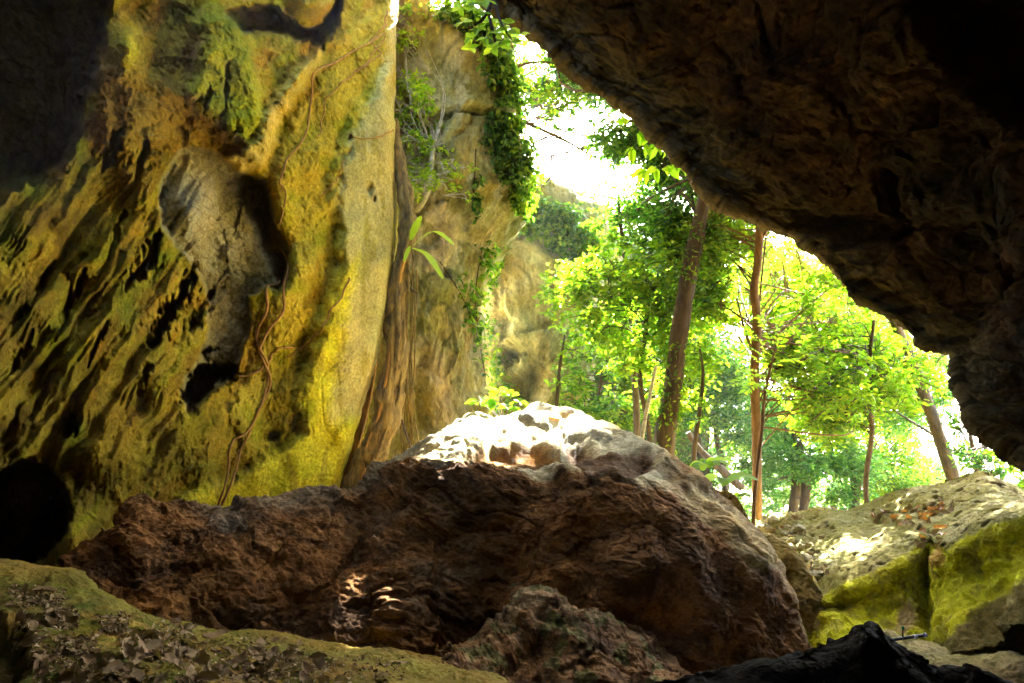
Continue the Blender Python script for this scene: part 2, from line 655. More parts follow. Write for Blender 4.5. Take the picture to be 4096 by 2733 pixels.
NICHE_B = [(182, 392), (190, 374), (204, 366), (232, 366), (236, 374), (214, 386), (204, 396), (194, 410), (187, 411)]
HOLE_BL = [(-80, 488), (0, 474), (14, 465), (30, 461), (44, 468), (56, 482), (66, 500), (70, 520), (62, 534), (52, 545), (34, 562), (26, 575), (-80, 590)]
LOBE = [(196, 22), (215, 10), (238, 14), (246, 40), (256, 60), (262, 90), (266, 118), (262, 138), (250, 148), (238, 140), (224, 122), (204, 110), (190, 90), (196, 60), (204, 40)]
CRUST = [(345, 30), (392, 0), (384, 60), (360, 110), (345, 150), (335, 190), (330, 240), (320, 260), (300, 300), (297, 380), (300, 410), (288, 435), (262, 452), (244, 446), (232, 420), (236, 390), (252, 370), (262, 330), (276, 300), (290, 280), (292, 240), (276, 215), (272, 190), (280, 150), (292, 120), (315, 85)]
SMOOTH = [(392, 60), (378, 75), (360, 110), (347, 145), (336, 199), (340, 240), (344, 262), (330, 300), (312, 350), (298, 400), (300, 430), (250, 470), (180, 500), (170, 560), (420, 560), (420, 60)]
EDGEFACE = [(396, -20), (402, 60), (402, 420), (330, 420), (345, 330), (360, 260), (348, 262), (334, 200), (347, 145), (378, 75)]
SHELF = [(96, 66), (140, 68), (190, 92), (225, 125), (262, 150), (262, 168), (240, 172), (205, 150), (178, 146), (150, 150), (120, 160), (100, 150), (95, 110)]
RIM = [(318, 48), (322, 60), (296, 92), (280, 120), (270, 150), (262, 164), (240, 172), (222, 158), (240, 150), (258, 140), (266, 112), (282, 88), (300, 66)]


def wall_depth(px, py, detail=True):
    px = np.asarray(px, float)
    py = np.asarray(py, float)
    d = wall_base(px, py)
    z = np.zeros(px.shape)
    wx = px + 6 * fbm(np.stack([px / 40, py / 40, z], -1), 3)
    wy = py + 6 * fbm(np.stack([px / 40, py / 40, z + 7], -1), 3)
    # slow swell of the wall
    d = d + 0.35 * fbm(np.stack([px / 110, py / 130, z + 2], -1), 3)
    # flowstone folds running down to the left
    q = wx * 0.82 + wy * 0.57
    r = -wx * 0.57 + wy * 0.82
    flow = sstep(255, 150, wx) * sstep(110, 200, wy) * sstep(500, 420, wy)
    fr = ridged(np.stack([q / 30, r / 230, z + 4], -1), 3, 0.45)
    d = d - flow * 0.17 * fr
    fr2 = perlin(np.stack([(q + 9 * perlin(np.stack([px / 34, py / 34, z + 44], -1))) / 16, r / 190, z + 14], -1))
    d = d + flow * 0.15 * sstep(0.1, 0.8, fr2)
    d = d - flow * 0.03 * ridged(np.stack([q / 11, r / 90, z + 24], -1), 2, .5) * sstep(-.25, .35, perlin(np.stack([px / 60, py / 60, z + 19], -1)))
    # deep slots between the folds
    for (x0, y0, x1, y1, w0, dep) in [(119, 130, 104, 168, 5, .8), (146, 142, 138, 180, 5, .6), (158, 240, 128, 292, 7, .8), (180, 296, 152, 345, 7, .9), (196, 268, 178, 306, 5, .7), (208, 290, 192, 328, 5, .6), (126, 215, 104, 258, 3.5, .45), (84, 270, 56, 340, 3, .35), (52, 260, 30, 305, 3, .3), (104, 322, 86, 366, 3, .35), (68, 418, 64, 440, 6, .6), (150, 365, 140, 395, 4, .3), (232, 60, 224, 112, 3, .2), (212, 90, 205, 112, 3, .25), (213, 350, 200, 354, 5, .5), (30, 330, 10, 372, 3, .3)]:
        ds, t = seg(wx, wy, x0, y0, x1, y1)
        wj = w0 * (0.6 + 0.8 * fbm(np.stack([px / 6, py / 10, z + x0], -1), 3)) * (0.35 + 1.3 * np.sin(np.pi * np.clip(t * .9 + .08, 0, 1)))
        d = d + 0.75 * dep * np.exp(-(ds / np.maximum(wj, 0.8)) ** 2)
    # recesses and swells
    d = d + 1.8 * mask(px, py, VOID, 7, 6, 18)
    d = d + 0.9 * mask(px, py, TOPREC, 3, 3, 10)
    d = d + 0.42 * mask(px, py, NICHE, 2.5, 2.5, 10) + 0.75 * mask(px, py, NICHE_DK, 9, 4, 14) + 1.2 * mask(px, py, NICHE_B, 5, 6, 9)
    d = d - 0.55 * np.exp(-((px - 190) / 26) ** 2 - ((py - 200) / 40) ** 2) * mask(px, py, NICHE, 2.5, 2.5, 10)
    d = d + 2.4 * mask(px, py, HOLE_BL, 4, 4, 14)
    d = d - 0.5 * mask(px, py, LOBE, 12, 4, 14)
    d = d - 0.28 * mask(px, py, SHELF, 10, 4, 14)
    d = d - 0.30 * mask(px, py, RIM, 6, 2, 12)
    d = d - 0.7 * np.exp(-((px - 128) / 17) ** 2 - ((py - 48) / 22) ** 2)
    d = d - 0.9 * sstep(30, 8, np.hypot((px - 310) / 1.0, (py + 2) / 0.9))
    d = d - 1.0 * np.exp(-((px - 76) / 26) ** 2 - ((py - 545) / 36) ** 2)
    d = d - 0.35 * mask(px, py, SMOOTH, 10, 5, 20)
    cr = mask(px, py, CRUST, 6, 5, 14)
    d = d - 0.10 * cr
    # round cavities in the smooth part
    for (x0, y0, r0, dep) in [(372, 198, 3, .15), (366, 187, 6, .12), (347, 135, 2.5, .15), (268, 433, 6, .25), (290, 414, 4, .15)]:
        d = d + dep * sstep(r0 * 1.4, r0 * 0.4, np.hypot((wx - 4 - x0) * (1 + .4 * np.sin(x0)), (wy - y0)) + 2.5 * fbm(np.stack([px / 5, py / 5, z + 80], -1), 2))
    # roughness
    G = P(px, py, wall_base(px, py))
    sm = mask(px, py, SMOOTH, 10, 5, 20) * (1 - cr)
    amp = 0.2 + 0.8 * (1 - sm)
    amp = amp * (1 - .55 * flow) * (1 - .3 * cr)
    d = d + amp * 0.075 * fbm(G * 1.6, 4, 0.5)
    d = d + amp * 0.026 * ridged(G * 5.5 + 3, 3, 0.6) + cr * 0.018 * fbm(G * 14, 3, 0.6)
    Gw = wp(G)
    d = d + amp * (0.045 * chips(Gw * np.array([2.2, 2.2, 1.6])) + 0.022 * chips(Gw * 7 + 3)) + 0.02 * fissure(Gw * 1.3 + 5, .025) + (0.3 + .7 * amp) * 0.012 * fbm(G * 19, 2, .7)
    # round the far edge backwards
    ex = np.interp(py, [e[0] for e in WALL_EDGE], [e[1] for e in WALL_EDGE])
    k = np.clip((px - (ex - 14)) / 14, 0, 1)
    d = d + 0.5 * k ** 3
    return d


def wall_colour(px, py):
    z = np.zeros(px.shape)
    wx = px + 5 * fbm(np.stack([px / 22, py / 22, z + 31], -1), 4, .65)
    wy = py + 5 * fbm(np.stack([px / 22, py / 22, z + 37], -1), 4)
    c = np.ones(px.shape + (3,)) * np.array([0.39, 0.275, 0.016])
    q = wx * 0.82 + wy * 0.57
    r = -wx * 0.57 + wy * 0.82
    n = fbm(np.stack([q / 18, r / 70, z + 50], -1), 4)
    n2 = fbm(np.stack([px / 30, py / 30, z + 60], -1), 5)
    c = mixc(c, sstep(0.05, 0.55, n) * .8, (0.346, 0.320, 0.011))
    c = mixc(c, sstep(0.1, 0.6, -n) * 0.8, (0.435, 0.243, 0.019))
    c = mixc(c, sstep(0.15, 0.5, n2) * sstep(280, 160, px) * 0.55, (0.179, 0.192, 0.008))
    c = mixc(c, sstep(.0, .45, fbm(np.stack([q / 9, r / 120, z + 150], -1), 3)) * sstep(300, 200, px) * .6, (0.20, 0.11, 0.012))
    c = mixc(c, sstep(.15, .5, fbm(np.stack([q / 7, r / 90, z + 170], -1), 3)) * sstep(300, 200, px) * .5, (0.50, 0.38, 0.05))
    c = mixc(c, sstep(-.25, .35, fbm(np.stack([px / 45, py / 60, z + 190], -1), 4)) * sstep(210, 60, px) * .65, (0.14, 0.085, 0.012))  # patchy dark brown painted in to dim the left of the wall
    # shelf band: brown crust
    c = mixc(c, mask(wx, wy, SHELF, 8, 5), (0.346, 0.224, 0.021))
    c = mixc(c, mask(wx, wy, LOBE, 8, 4) * 0.9, (0.384, 0.397, 0.011))
    c = mixc(c, mask(wx, wy, LOBE, 8, 4) * sstep(0.1, 0.4, n2), (0.256, 0.282, 0.013))
    c = mixc(c, mask(wx, wy, RIM, 8, 4) * 0.8, (0.640, 0.486, 0.128))
    c = mixc(c, np.exp(-((wx - 128) / 17) ** 2 - ((wy - 48) / 22) ** 2), (0.538, 0.499, 0.029))
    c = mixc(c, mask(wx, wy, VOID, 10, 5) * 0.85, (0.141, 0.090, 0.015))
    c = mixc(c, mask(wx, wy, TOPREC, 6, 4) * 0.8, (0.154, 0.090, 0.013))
    c = mixc(c, mask(px, py, NICHE, 3, 2, 10), (0.42, 0.36, 0.19))
    c = mixc(c, mask(px, py, NICHE, 3, 2, 10) * sstep(0.05, 0.5, n2) * 0.7, (0.27, 0.22, 0.08))
    c = mixc(c, mask(px, py, [(178, 150), (226, 165), (245, 185), (215, 215), (190, 260), (163, 226), (160, 190)], 4, 3), (0.48, 0.43, 0.28))
    c = mixc(c, mask(px, py, [(208, 298), (240, 296), (252, 322), (240, 350), (215, 352)], 4, 3), (0.46, 0.41, 0.26))
    net = np.maximum(fissure(np.stack([px / 11, py / 11, z + 5], -1), .05), fissure(np.stack([px / 6, py / 6, z + 9], -1), .05) * .7)
    c = mixc(c, mask(px, py, NICHE, 3, 2, 10) * net * .6, (0.16, 0.12, 0.05))
    # smooth yellow-green foot
    sm = mask(wx, wy, SMOOTH, 14, 6, 20)
    c = mixc(c, sm, (0.70, 0.63, 0.035))
    c = mixc(c, sm * sstep(0.0, 0.5, n2) * sstep(260, 380, py) * 0.7, (0.512, 0.525, 0.015))
    c = mixc(c, mask(wx, wy, EDGEFACE, 10, 4, 20), (0.50, 0.43, 0.17))
    c = mixc(c, mask(wx, wy, CRUST, 6, 5, 14) * 0.8, (0.486, 0.384, 0.038))
    c = mixc(c, mask(wx, wy, CRUST, 6, 5, 14) * sstep(0.1, 0.45, n2) * 0.8, (0.333, 0.320, 0.013))
    c = mixc(c, np.clip(sm * sstep(0.25, 0.5, fbm(np.stack([px / 12, py / 55, z + 77], -1), 4)), 0, 1) * 0.6, (0.346, 0.282, 0.034))
    # brown foot on the left and green stains
    c = mixc(c, sstep(40, 10, np.abs(wy - (430 + 0.25 * (wx - 100)))) * sstep(20, 60, wx) * sstep(250, 180, wx) * 0.7, (0.384, 0.256, 0.019))
    for (x0, y0, a, b, k) in [(80, 148, 10, 22, .9), (35, 190, 20, 14, .7), (163, 255, 14, 12, .8), (125, 305, 10, 30, .6), (76, 430, 10, 16, .9), (8, 240, 16, 30, .6), (200, 470, 30, 16, .5), (60, 350, 20, 50, .5), (235, 22, 8, 10, .7)]:
        c = mixc(c, k * np.exp(-((wx - x0) / a) ** 2 - ((wy - y0) / b) ** 2), (0.128, 0.192, 0.008))
    return c


py_ = np.concatenate([np.linspace(-420, -40, 40, endpoint=False), np.linspace(-40, 610, 520, endpoint=False), np.linspace(610, 720, 14)])
nvr = len(py_)
ex_ = np.interp(py_, [e[0] for e in WALL_EDGE], [e[1] for e in WALL_EDGE])
ex_ = ex_ + 2.2 * fbm(np.stack([py_ / 22, py_ * 0, py_ * 0 + 5], -1), 4)
fr_ = np.concatenate([np.linspace(-560, -20, 40, endpoint=False), np.linspace(-20, 395, 390)])
PXg = fr_[None, :] + (ex_[:, None] - 395) * sstep(150, 395, fr_)[None, :]
PYg = np.broadcast_to(py_[:, None], PXg.shape)
Dg = wall_depth(PXg, PYg)
G = P(PXg, PYg, Dg)
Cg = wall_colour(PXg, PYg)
# the return of the wall beyond its edge, out of sight from inside
back = []
for k in range(1, 14):
    t = k / 13
    s_ = G[:, -1] + np.array([-0.25, 1.0, 0]) * (t * 6.0) + np.array([-1, 0, 0]) * (t * t * 3)
    back.append(s_ + 0.12 * fbm(s_ * 1.2, 3)[:, None] * np.array([1, 0.3, 0]))
back = np.stack(back, 1)
G2 = np.concatenate([G, back], 1)
C2 = np.concatenate([Cg, np.repeat(Cg[:, -1:], 13, 1)], 1)
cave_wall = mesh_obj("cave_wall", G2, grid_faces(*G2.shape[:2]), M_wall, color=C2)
tag(cave_wall, "tall ochre and moss green cave wall with flowstone folds and a hollow niche", "cave wall", kind="structure")


# ------------------------------------------------------------------ cave roof
EDGE = [(180, -420, 12.6), (300, -300, 12.8), (400, -150, 11.6), (455, -70, 9.8), (484, 0, 9.2), (505, 13, 9.2), (545, 39, 9.2), (575, 72, 9.2), (610, 94, 9.2), (632, 111, 9.1), (667, 144, 9.0), (693, 174, 8.9), (715, 198, 8.8), (758, 220, 8.7), (797, 237, 8.6), (828, 266, 8.4), (854, 296, 8.2), (898, 322, 8.0), (919, 342, 7.8), (954, 352, 7.4), (960, 375, 6.9), (967, 401, 6.5), (980, 423, 6.2), (998, 440, 6.0), (1024, 457, 5.8), (1080, 500, 5.5), (1180, 600, 5.2), (1250, 760, 5.0)]
# inward directions in the view (up-right), growing along each row
rows = []
E = np.array(EDGE)
n_e = len(E)
tt = np.linspace(0, 1, n_e)
inx = np.interp(tt, [0, .35, .7, .85, 1], [0.55, 0.72, 0.78, 0.9, 1.0])
iny = np.interp(tt, [0, .35, .7, .85, 1], [-0.80, -0.72, -0.66, -0.3, -0.1])
offs = [(0, 0.0, 0), (14, 0.10, 0), (45, 0.45, 0), (100, 1.3, 0), (180, 2.4, 0), (300, 3.6, 0), (480, 4.7, 0), (760, 5.6, 0)]
R = []
# outer face of the rim, behind the edge
Pe = P(E[:, 0], E[:, 1], E[:, 2])
dirn = inx[:, None] * CX - iny[:, None] * CU
out1 = CC + (Pe - CC) * 1.10 + dirn * 0.25
out2 = CC + (Pe - CC) * 1.35 + dirn * 1.6
out3 = CC + (Pe - CC) * 1.75 + dirn * 5.0
R = [out3, out2, out1]
for (o_, dd, _) in offs:
    sc = np.interp(tt, [0, 0.3, 0.75, 0.85, 1], [0.9, 1, 1, 0.8, 0.8])
    d_ = np.maximum(E[:, 2] - dd * sc * (E[:, 2] / 9.0), 2.3)
    R.append(P(E[:, 0] + inx * o_, E[:, 1] + iny * o_, d_))
R = np.array(R)
R = dens(R, [3, 6, 8, 30, 50, 60, 70, 70, 50, 30], 380)
R = np.swapaxes(dens(np.swapaxes(R, 0, 1), [8, 8, 10, 12] + [20] * 20 + [12, 8, 5], 640), 0, 1)
NN = normals(R)
if (NN[200, 300] @ (CC - R[200, 300])) < 0:
    NN = -NN
px, py, dd = topix(R)
z = np.zeros(px.shape)
amp = sstep(0, 40, np.arange(380))[:, None]
inner = sstep(60, 150, np.arange(380) * 1.0)[:, None]
Rw = wp(R)
disp = 0.16 * inner * fbm(R * 0.8, 4) + (.1 + .9 * inner) * (0.085 * chips(Rw * 1.3) + 0.05 * chips(Rw * 3.4 + 7)) + 0.018 * chips(Rw * 9 + 2) - 0.04 * fissure(Rw * .8 + 9, .02) + 0.05 * ridged(np.stack([(R[..., 0] * .81 - R[..., 2] * .59) * .9, R[..., 1] * 1.3, (R[..., 0] * .59 + R[..., 2] * .81) * 4.5], -1) + 5, 4, 0.6) + 0.012 * fbm(R * 18, 2) + 0.03 * ridged(R * 3.1 + 2, 4, .6) * sstep(150, 60, np.arange(380))[:, None]
# long dark fissure and strata steps
ds, t_ = seg(px + 4 * fbm(R * 2, 2), py, 893, 170, 908, 232)
disp -= 0.5 * sstep(9, 3, ds)
ds, t_ = seg(px + 6 * fbm(R * 2, 2), py + 6 * fbm(R * 2 + 9, 2), 640, 170, 960, 330)
disp -= 0.10 * sstep(-14, 14, (py - 8 * fbm(R * 1.5, 2)) - (205 + (px - 700) * 0.42)) * sstep(60, 0, ds)
disp -= 0.35 * mask(px, py, [(905, 222), (800, 215), (840, 240), (905, 245)], 8, 6)
disp += 0.25 * mask(px, py, [(985, -40), (905, 0), (960, 60), (1010, 120), (1200, 200), (1200, -50)], 14, 6) * -2.5
EDN = np.ones(380)
R2 = R + NN * disp[..., None]
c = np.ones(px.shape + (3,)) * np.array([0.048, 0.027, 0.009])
n = fbm(R * np.array([1.5, 1.2, 3.0]), 4)
c = mixc(c, sstep(0, .5, n), (0.080, 0.045, 0.015))
c = mixc(c, sstep(.1, .5, -n) * .7, (0.035, 0.025, 0.014))
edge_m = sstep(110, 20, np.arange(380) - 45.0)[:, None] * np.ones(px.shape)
c = mixc(c, sstep(80, 20, np.arange(380) - 45.0)[:, None] * np.ones(px.shape) * 0.8, (0.25, 0.21, 0.10))  # lit band along the rim, put into the colour as paler tan
c = mixc(c, mask(px, py, [(760, 230), (830, 245), (880, 275), (930, 330), (958, 350), (900, 330), (850, 300), (800, 250)], 10, 8) * .8, (0.26, 0.21, 0.085))  # more painted light on the lower stretch of the rim
c = mixc(c, sstep(0.25, 0.4, fbm(R * np.array([3, 2, 9]) + 40, 3)) * .6, (0.03, 0.025, 0.013))
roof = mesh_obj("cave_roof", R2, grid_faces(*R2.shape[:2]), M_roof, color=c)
tag(roof, "huge dark brown overhanging cave roof sweeping down across the upper right", "cave roof", kind="structure")

# ------------------------------------------------------------------ rear of the cave, behind and around the viewpoint
nu_, nv_ = 120, 60
th = np.linspace(0, 2 * np.pi, nu_, endpoint=False)
ph = np.linspace(math.radians(50), math.radians(179.5), nv_)
T_, Ph = np.meshgrid(th, ph)
D_ = (np.cos(Ph)[..., None] * CF + np.sin(Ph)[..., None] * (np.cos(T_)[..., None] * CX + np.sin(T_)[..., None] * CU))
rr = np.interp(Ph, [math.radians(50), math.radians(90), math.pi], [9.5, 7.0, 6.0])
rr = rr * (1 + 0.12 * fbm(D_ * 2.5, 4))
Gs = CC + D_ * rr[..., None]
Gs[..., 2] = np.maximum(Gs[..., 2], -1.6)
shell = mesh_obj("cave_rear_wall", Gs, grid_faces(nv_, nu_, wrap=True), M_roof, color=np.ones(Gs.shape) * np.array([0.05, 0.03, 0.016]))
tag(shell, "dark cave rock closing the chamber behind the viewpoint", "cave wall", kind="structure")


# ------------------------------------------------------------------ bodies of rock from crest / lip / face profiles
def body(name, cols, back=((0, .5, -.25), (0, 1.4, -1.4), (0, 1.8, -3.5)), wr=None, nr=300, nc=500, noise=None, colour=None, mat=None, wc=None):
    A = np.array(cols, float)                       # (col, row, 3)
    W = P(A[..., 0], A[..., 1], A[..., 2])
    crest = W[:, 0]
    bk = np.stack([crest + np.array(b) for b in back[::-1]], 1)
    W = np.concatenate([bk, W], 1)
    W = np.swapaxes(W, 0, 1)
    if wr is None:
        wr = [4, 5, 6] + [20] * (A.shape[1] - 1)
    W = dens(W, wr, nr)
    W = np.swapaxes(dens(np.swapaxes(W, 0, 1), wc or [1] * (A.shape[0] - 1), nc), 0, 1)
    N_ = normals(W)
    m = (nr // 2, nc // 2)
    if (N_[m] @ (CC - W[m])) < 0:
        N_ = -N_
    px, py, dd = topix(W)
    W2 = W + N_ * noise(W, px, py)[..., None]
    C = colour(W, px, py, N_)
    return mesh_obj(name, W2, grid_faces(nr, nc), mat, color=C)


BCOL = [
    [(66, 572, 5.75), (68, 577, 5.6), (72, 600, 5.3), (76, 640, 5.0)],
    [(97, 556, 6.0), (99, 561, 5.8), (102, 585, 5.5), (102, 645, 5.1)],
    [(111, 541, 6.2), (114, 546, 6.0), (118, 578, 5.6), (118, 650, 5.1)],
    [(121, 522, 6.4), (124, 530, 6.1), (130, 570, 5.7), (134, 660, 5.1)],
    [(135, 509, 6.6), (138, 516, 6.3), (145, 562, 5.8), (150, 668, 5.1)],
    [(158, 505, 6.9), (160, 512, 6.6), (165, 560, 6.0), (170, 680, 5.1)],
    [(180, 510, 7.1), (182, 518, 6.8), (190, 565, 6.1), (195, 690, 5.2)],
    [(205, 516, 7.4), (207, 526, 7.0), (215, 572, 6.2), (220, 700, 5.2)],
    [(250, 517, 7.9), (250, 530, 7.3), (255, 580, 6.4), (255, 705, 5.3)],
    [(290, 510, 8.2), (288, 526, 7.6), (288, 580, 6.6), (288, 710, 5.4)],
    [(325, 502, 8.6), (320, 518, 7.9), (320, 580, 6.7), (320, 715, 5.4)],
    [(350, 491, 8.9), (346, 508, 8.45), (348, 578, 6.70), (348, 720, 5.4)],
    [(372, 477, 9.1), (370, 492, 8.55), (370, 574, 6.80), (370, 720, 5.5)],
    [(392, 463, 9.4), (390, 478, 8.65), (390, 570, 6.80), (390, 720, 5.5)],
    [(418, 442, 9.9), (416, 464, 8.55), (412, 566, 6.90), (412, 720, 5.6)],
    [(446, 426, 10.3), (444, 470, 7.9), (438, 562, 7.0), (438, 730, 5.7)],
    [(475, 413, 10.8), (475, 465, 7.8), (470, 562, 6.9), (470, 730, 5.7)],
    [(505, 416, 10.7), (503, 466, 7.7), (498, 566, 6.8), (498, 730, 5.8)],
    [(540, 409, 10.8), (536, 470, 7.6), (530, 570, 6.8), (530, 730, 5.8)],
    [(575, 415, 10.5), (566, 463, 7.6), (560, 572, 6.7), (560, 730, 5.8)],
    [(605, 423, 10.2), (594, 465, 7.6), (590, 576, 6.7), (590, 730, 5.8)],
    [(640, 437, 9.8), (624, 476, 7.5), (622, 580, 6.6), (620, 730, 5.8)],
    [(675, 457, 9.3), (655, 488, 7.5), (652, 588, 6.6), (650, 730, 5.8)],
    [(710, 482, 8.8), (690, 503, 7.5), (685, 596, 6.6), (682, 735, 5.9)],
    [(741, 516, 8.3), (722, 528, 7.4), (716, 608, 6.7), (712, 735, 5.9)],
    [(757, 542, 8.0), (742, 552, 7.2), (736, 620, 6.7), (732, 738, 6.0)],
    [(772, 570, 7.7), (759, 577, 7.1), (752, 635, 6.6), (748, 740, 6.0)],
    [(790, 602, 7.4), (778, 608, 7.0), (770, 655, 6.6), (762, 742, 6.0)],
    [(806, 628, 7.2), (796, 634, 6.9), (788, 675, 6.5), (778, 744, 6.1)],
    [(824, 652, 7.0), (815, 658, 6.8), (806, 695, 6.4), (796, 746, 6.1)],
    [(842, 690, 6.8), (834, 694, 6.6), (825, 710, 6.3), (815, 750, 6.1)],
]


HOLLOW = [(466, 460), (489, 441), (515, 437), (530, 435), (553, 445), (551, 453), (528, 462), (502, 467), (477, 464)]
DARKTOP = [(562, 427), (583, 428), (604, 440), (630, 446), (658, 456), (654, 463), (630, 473), (611, 461), (579, 452), (557, 451), (566, 441)]


def b_noise(W, px, py):
    z = np.zeros(px.shape)
    lipn = np.interp(px, [380, 407, 434, 445, 481, 504, 531, 553, 589, 625, 653, 698, 720, 745, 790, 824], [480, 464, 468, 473, 465, 467, 472, 461, 465, 478, 490, 520, 545, 570, 615, 655])
    tp = sstep(-4, 8, lipn - py) * sstep(380, 410, px)
    n = 0.16 * fbm(W * 0.9, 3)
    Ww = wp(W)
    n += (1 - .8 * tp) * (.45 + .55 * sstep(480, 380, px)) * (0.10 * chips(Ww * 1.3) + 0.045 * chips(Ww * 3.6 + 4)) + (1 - .6 * tp) * 0.016 * chips(Ww * 9 + 6) - 0.035 * fissure(Ww * .9 + 3, .02)
    # slanting strata, falling to the right
    q = np.stack([W[..., 0] * 0.9 + W[..., 2] * 0.9, W[..., 1] * 0.9, (W[..., 2] * 1.0 + W[..., 0] * 0.38) * 8], -1)
    q = q + .5 * np.stack([perlin(W * 2), perlin(W * 2 + 9), perlin(W * 3 + 20)], -1)
    strat = sstep(560, 430, px)
    n += (1 - tp) * (0.005 + 0.020 * strat) * ridged(q, 4, 0.6) + (1 - tp) * (.02 + .03 * strat) * ridged(W * 1.25 + 11, 3, .5)
    n += (0.010 + 0.008 * strat - 0.008 * tp) * ridged(W * 5 + 4, 4, 0.6)
    n += (0.014 - 0.009 * tp) * fbm(W * 17, 3, 0.6)
    # hollows below the crest and the dark cavities of the top
    reg = mask(px, py, [(475, 468), (495, 434), (560, 424), (620, 436), (680, 476), (640, 480), (560, 462), (520, 474)], 9, 0)
    n -= 0.22 * mask(px, py, HOLLOW, 5, 2, 14) + 0.16 * mask(px, py, DARKTOP, 5, 2, 14)
    n -= reg * 0.10 * sstep(-.3, .7, fbm(W * np.array([.8, .5, .8]) + 41, 2))
    n += tp * 0.05 * fbm(W * 2.6 + 50, 4)
    # diagonal trench between the two masses
    ds, t = seg(px + 8 * fbm(W * 2, 2), py, 545, 480, 470, 650)
    n -= 0.15 * sstep(34, 6, ds)
    # bosses
    n += 0.22 * np.exp(-((px - 640) / 60) ** 2 - ((py - 560) / 40) ** 2)
    n += 0.12 * np.exp(-((px - 400) / 30) ** 2 - ((py - 485) / 20) ** 2)
    ds, t = seg(px, py, 210, 528, 240, 556)
    n += 0.08 * sstep(10, 2, ds)
    return n


def b_col(W, px, py, N_):
    c = np.ones(px.shape + (3,)) * np.array([0.21, 0.105, 0.028])
    n = fbm(W * 1.3 + 8, 5)
    c = mixc(c, sstep(.05, .5, n), (0.30, 0.155, 0.045))
    c = mixc(c, sstep(.1, .5, -n) * .7, (0.070, 0.042, 0.020))
    n3 = fbm(W * 3.5 + 30, 4)
    c = mixc(c, sstep(.28, .5, n3) * .6, (0.280, 0.154, 0.049))
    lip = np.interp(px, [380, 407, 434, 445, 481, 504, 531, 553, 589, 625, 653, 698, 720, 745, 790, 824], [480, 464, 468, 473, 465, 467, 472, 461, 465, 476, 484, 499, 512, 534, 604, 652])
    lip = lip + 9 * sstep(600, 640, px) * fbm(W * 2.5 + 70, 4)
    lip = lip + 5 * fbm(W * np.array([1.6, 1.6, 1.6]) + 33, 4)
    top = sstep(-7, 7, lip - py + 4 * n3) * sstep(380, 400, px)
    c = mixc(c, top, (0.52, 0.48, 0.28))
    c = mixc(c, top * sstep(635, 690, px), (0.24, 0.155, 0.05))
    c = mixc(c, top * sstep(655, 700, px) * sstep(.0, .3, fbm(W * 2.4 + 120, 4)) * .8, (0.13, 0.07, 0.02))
    c = mixc(c, mask(px, py, HOLLOW, 3, 1.6, 13), (0.34, 0.18, 0.035))
    c = mixc(c, mask(px, py, HOLLOW, 3, 1.6, 13) * sstep(.0, .3, fbm(W * 6 + 7, 3)) * .7, (0.16, 0.08, 0.02))
    c = mixc(c, mask(px, py, DARKTOP, 3, 1.8, 13), (0.12, 0.065, 0.018))
    c = mixc(c, mask(px, py, [(487, 441), (508, 430), (509, 434), (496, 441), (489, 443)], 1.5, 1, 8) * .8, (0.36, 0.28, 0.08))
    crest = np.interp(px, [120, 158, 200, 250, 325, 370, 400], [522, 505, 516, 517, 502, 478, 460])
    pale = sstep(22, 2, py - crest + 8 * n3) * sstep(420, 380, px) * sstep(180, 215, px)
    c = mixc(c, pale * .8, (0.33, 0.27, 0.16))
    c = mixc(c, mask(px, py, [(690, 480), (740, 516), (775, 570), (750, 570), (715, 525), (680, 500)], 5, 6), (0.40, 0.32, 0.14))
    c = mixc(c, mask(px, py, [(205, 528), (225, 530), (238, 553), (215, 545)], 4, 4), (0.36, 0.28, 0.17))
    # paler noise-broken patches over the strata of the left mass
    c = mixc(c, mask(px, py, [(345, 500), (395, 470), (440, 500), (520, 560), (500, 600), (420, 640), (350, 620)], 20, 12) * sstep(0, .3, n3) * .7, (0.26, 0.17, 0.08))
    return c


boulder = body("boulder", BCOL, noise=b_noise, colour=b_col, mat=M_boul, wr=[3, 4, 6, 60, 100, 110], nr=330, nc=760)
tag(boulder, "great brown boulder with a sunlit cream crown in the middle of the cave mouth", "boulder")

# lower outcrop in front of the great boulder
OC = [
    [(395, 706, 5.35), (397, 711, 5.10), (400, 720, 4.70), (400, 760, 4.30)],
    [(440, 674, 5.55), (442, 681, 5.25), (445, 700, 4.80), (445, 760, 4.40)],
    [(463, 658, 5.75), (466, 666, 5.40), (470, 695, 4.90), (470, 760, 4.40)],
    [(490, 638, 5.95), (493, 646, 5.55), (500, 685, 5.00), (500, 760, 4.40)],
    [(512, 618, 6.25), (516, 630, 5.70), (524, 675, 5.10), (524, 760, 4.40)],
    [(524, 598, 6.55), (532, 612, 5.90), (545, 665, 5.20), (548, 760, 4.50)],
    [(548, 596, 6.65), (556, 614, 5.90), (568, 665, 5.20), (570, 760, 4.50)],
    [(575, 604, 6.55), (580, 622, 5.85), (592, 668, 5.20), (595, 760, 4.50)],
    [(602, 614, 6.45), (606, 630, 5.80), (616, 672, 5.20), (620, 760, 4.50)],
    [(625, 631, 6.25), (628, 644, 5.70), (640, 680, 5.20), (645, 760, 4.60)],
    [(648, 651, 6.05), (652, 660, 5.65), (662, 688, 5.20), (670, 760, 4.60)],
    [(672, 670, 5.95), (677, 678, 5.60), (690, 700, 5.20), (700, 765, 4.70)],
    [(720, 706, 5.85), (724, 712, 5.50), (735, 720, 5.10), (745, 770, 4.70)],
]


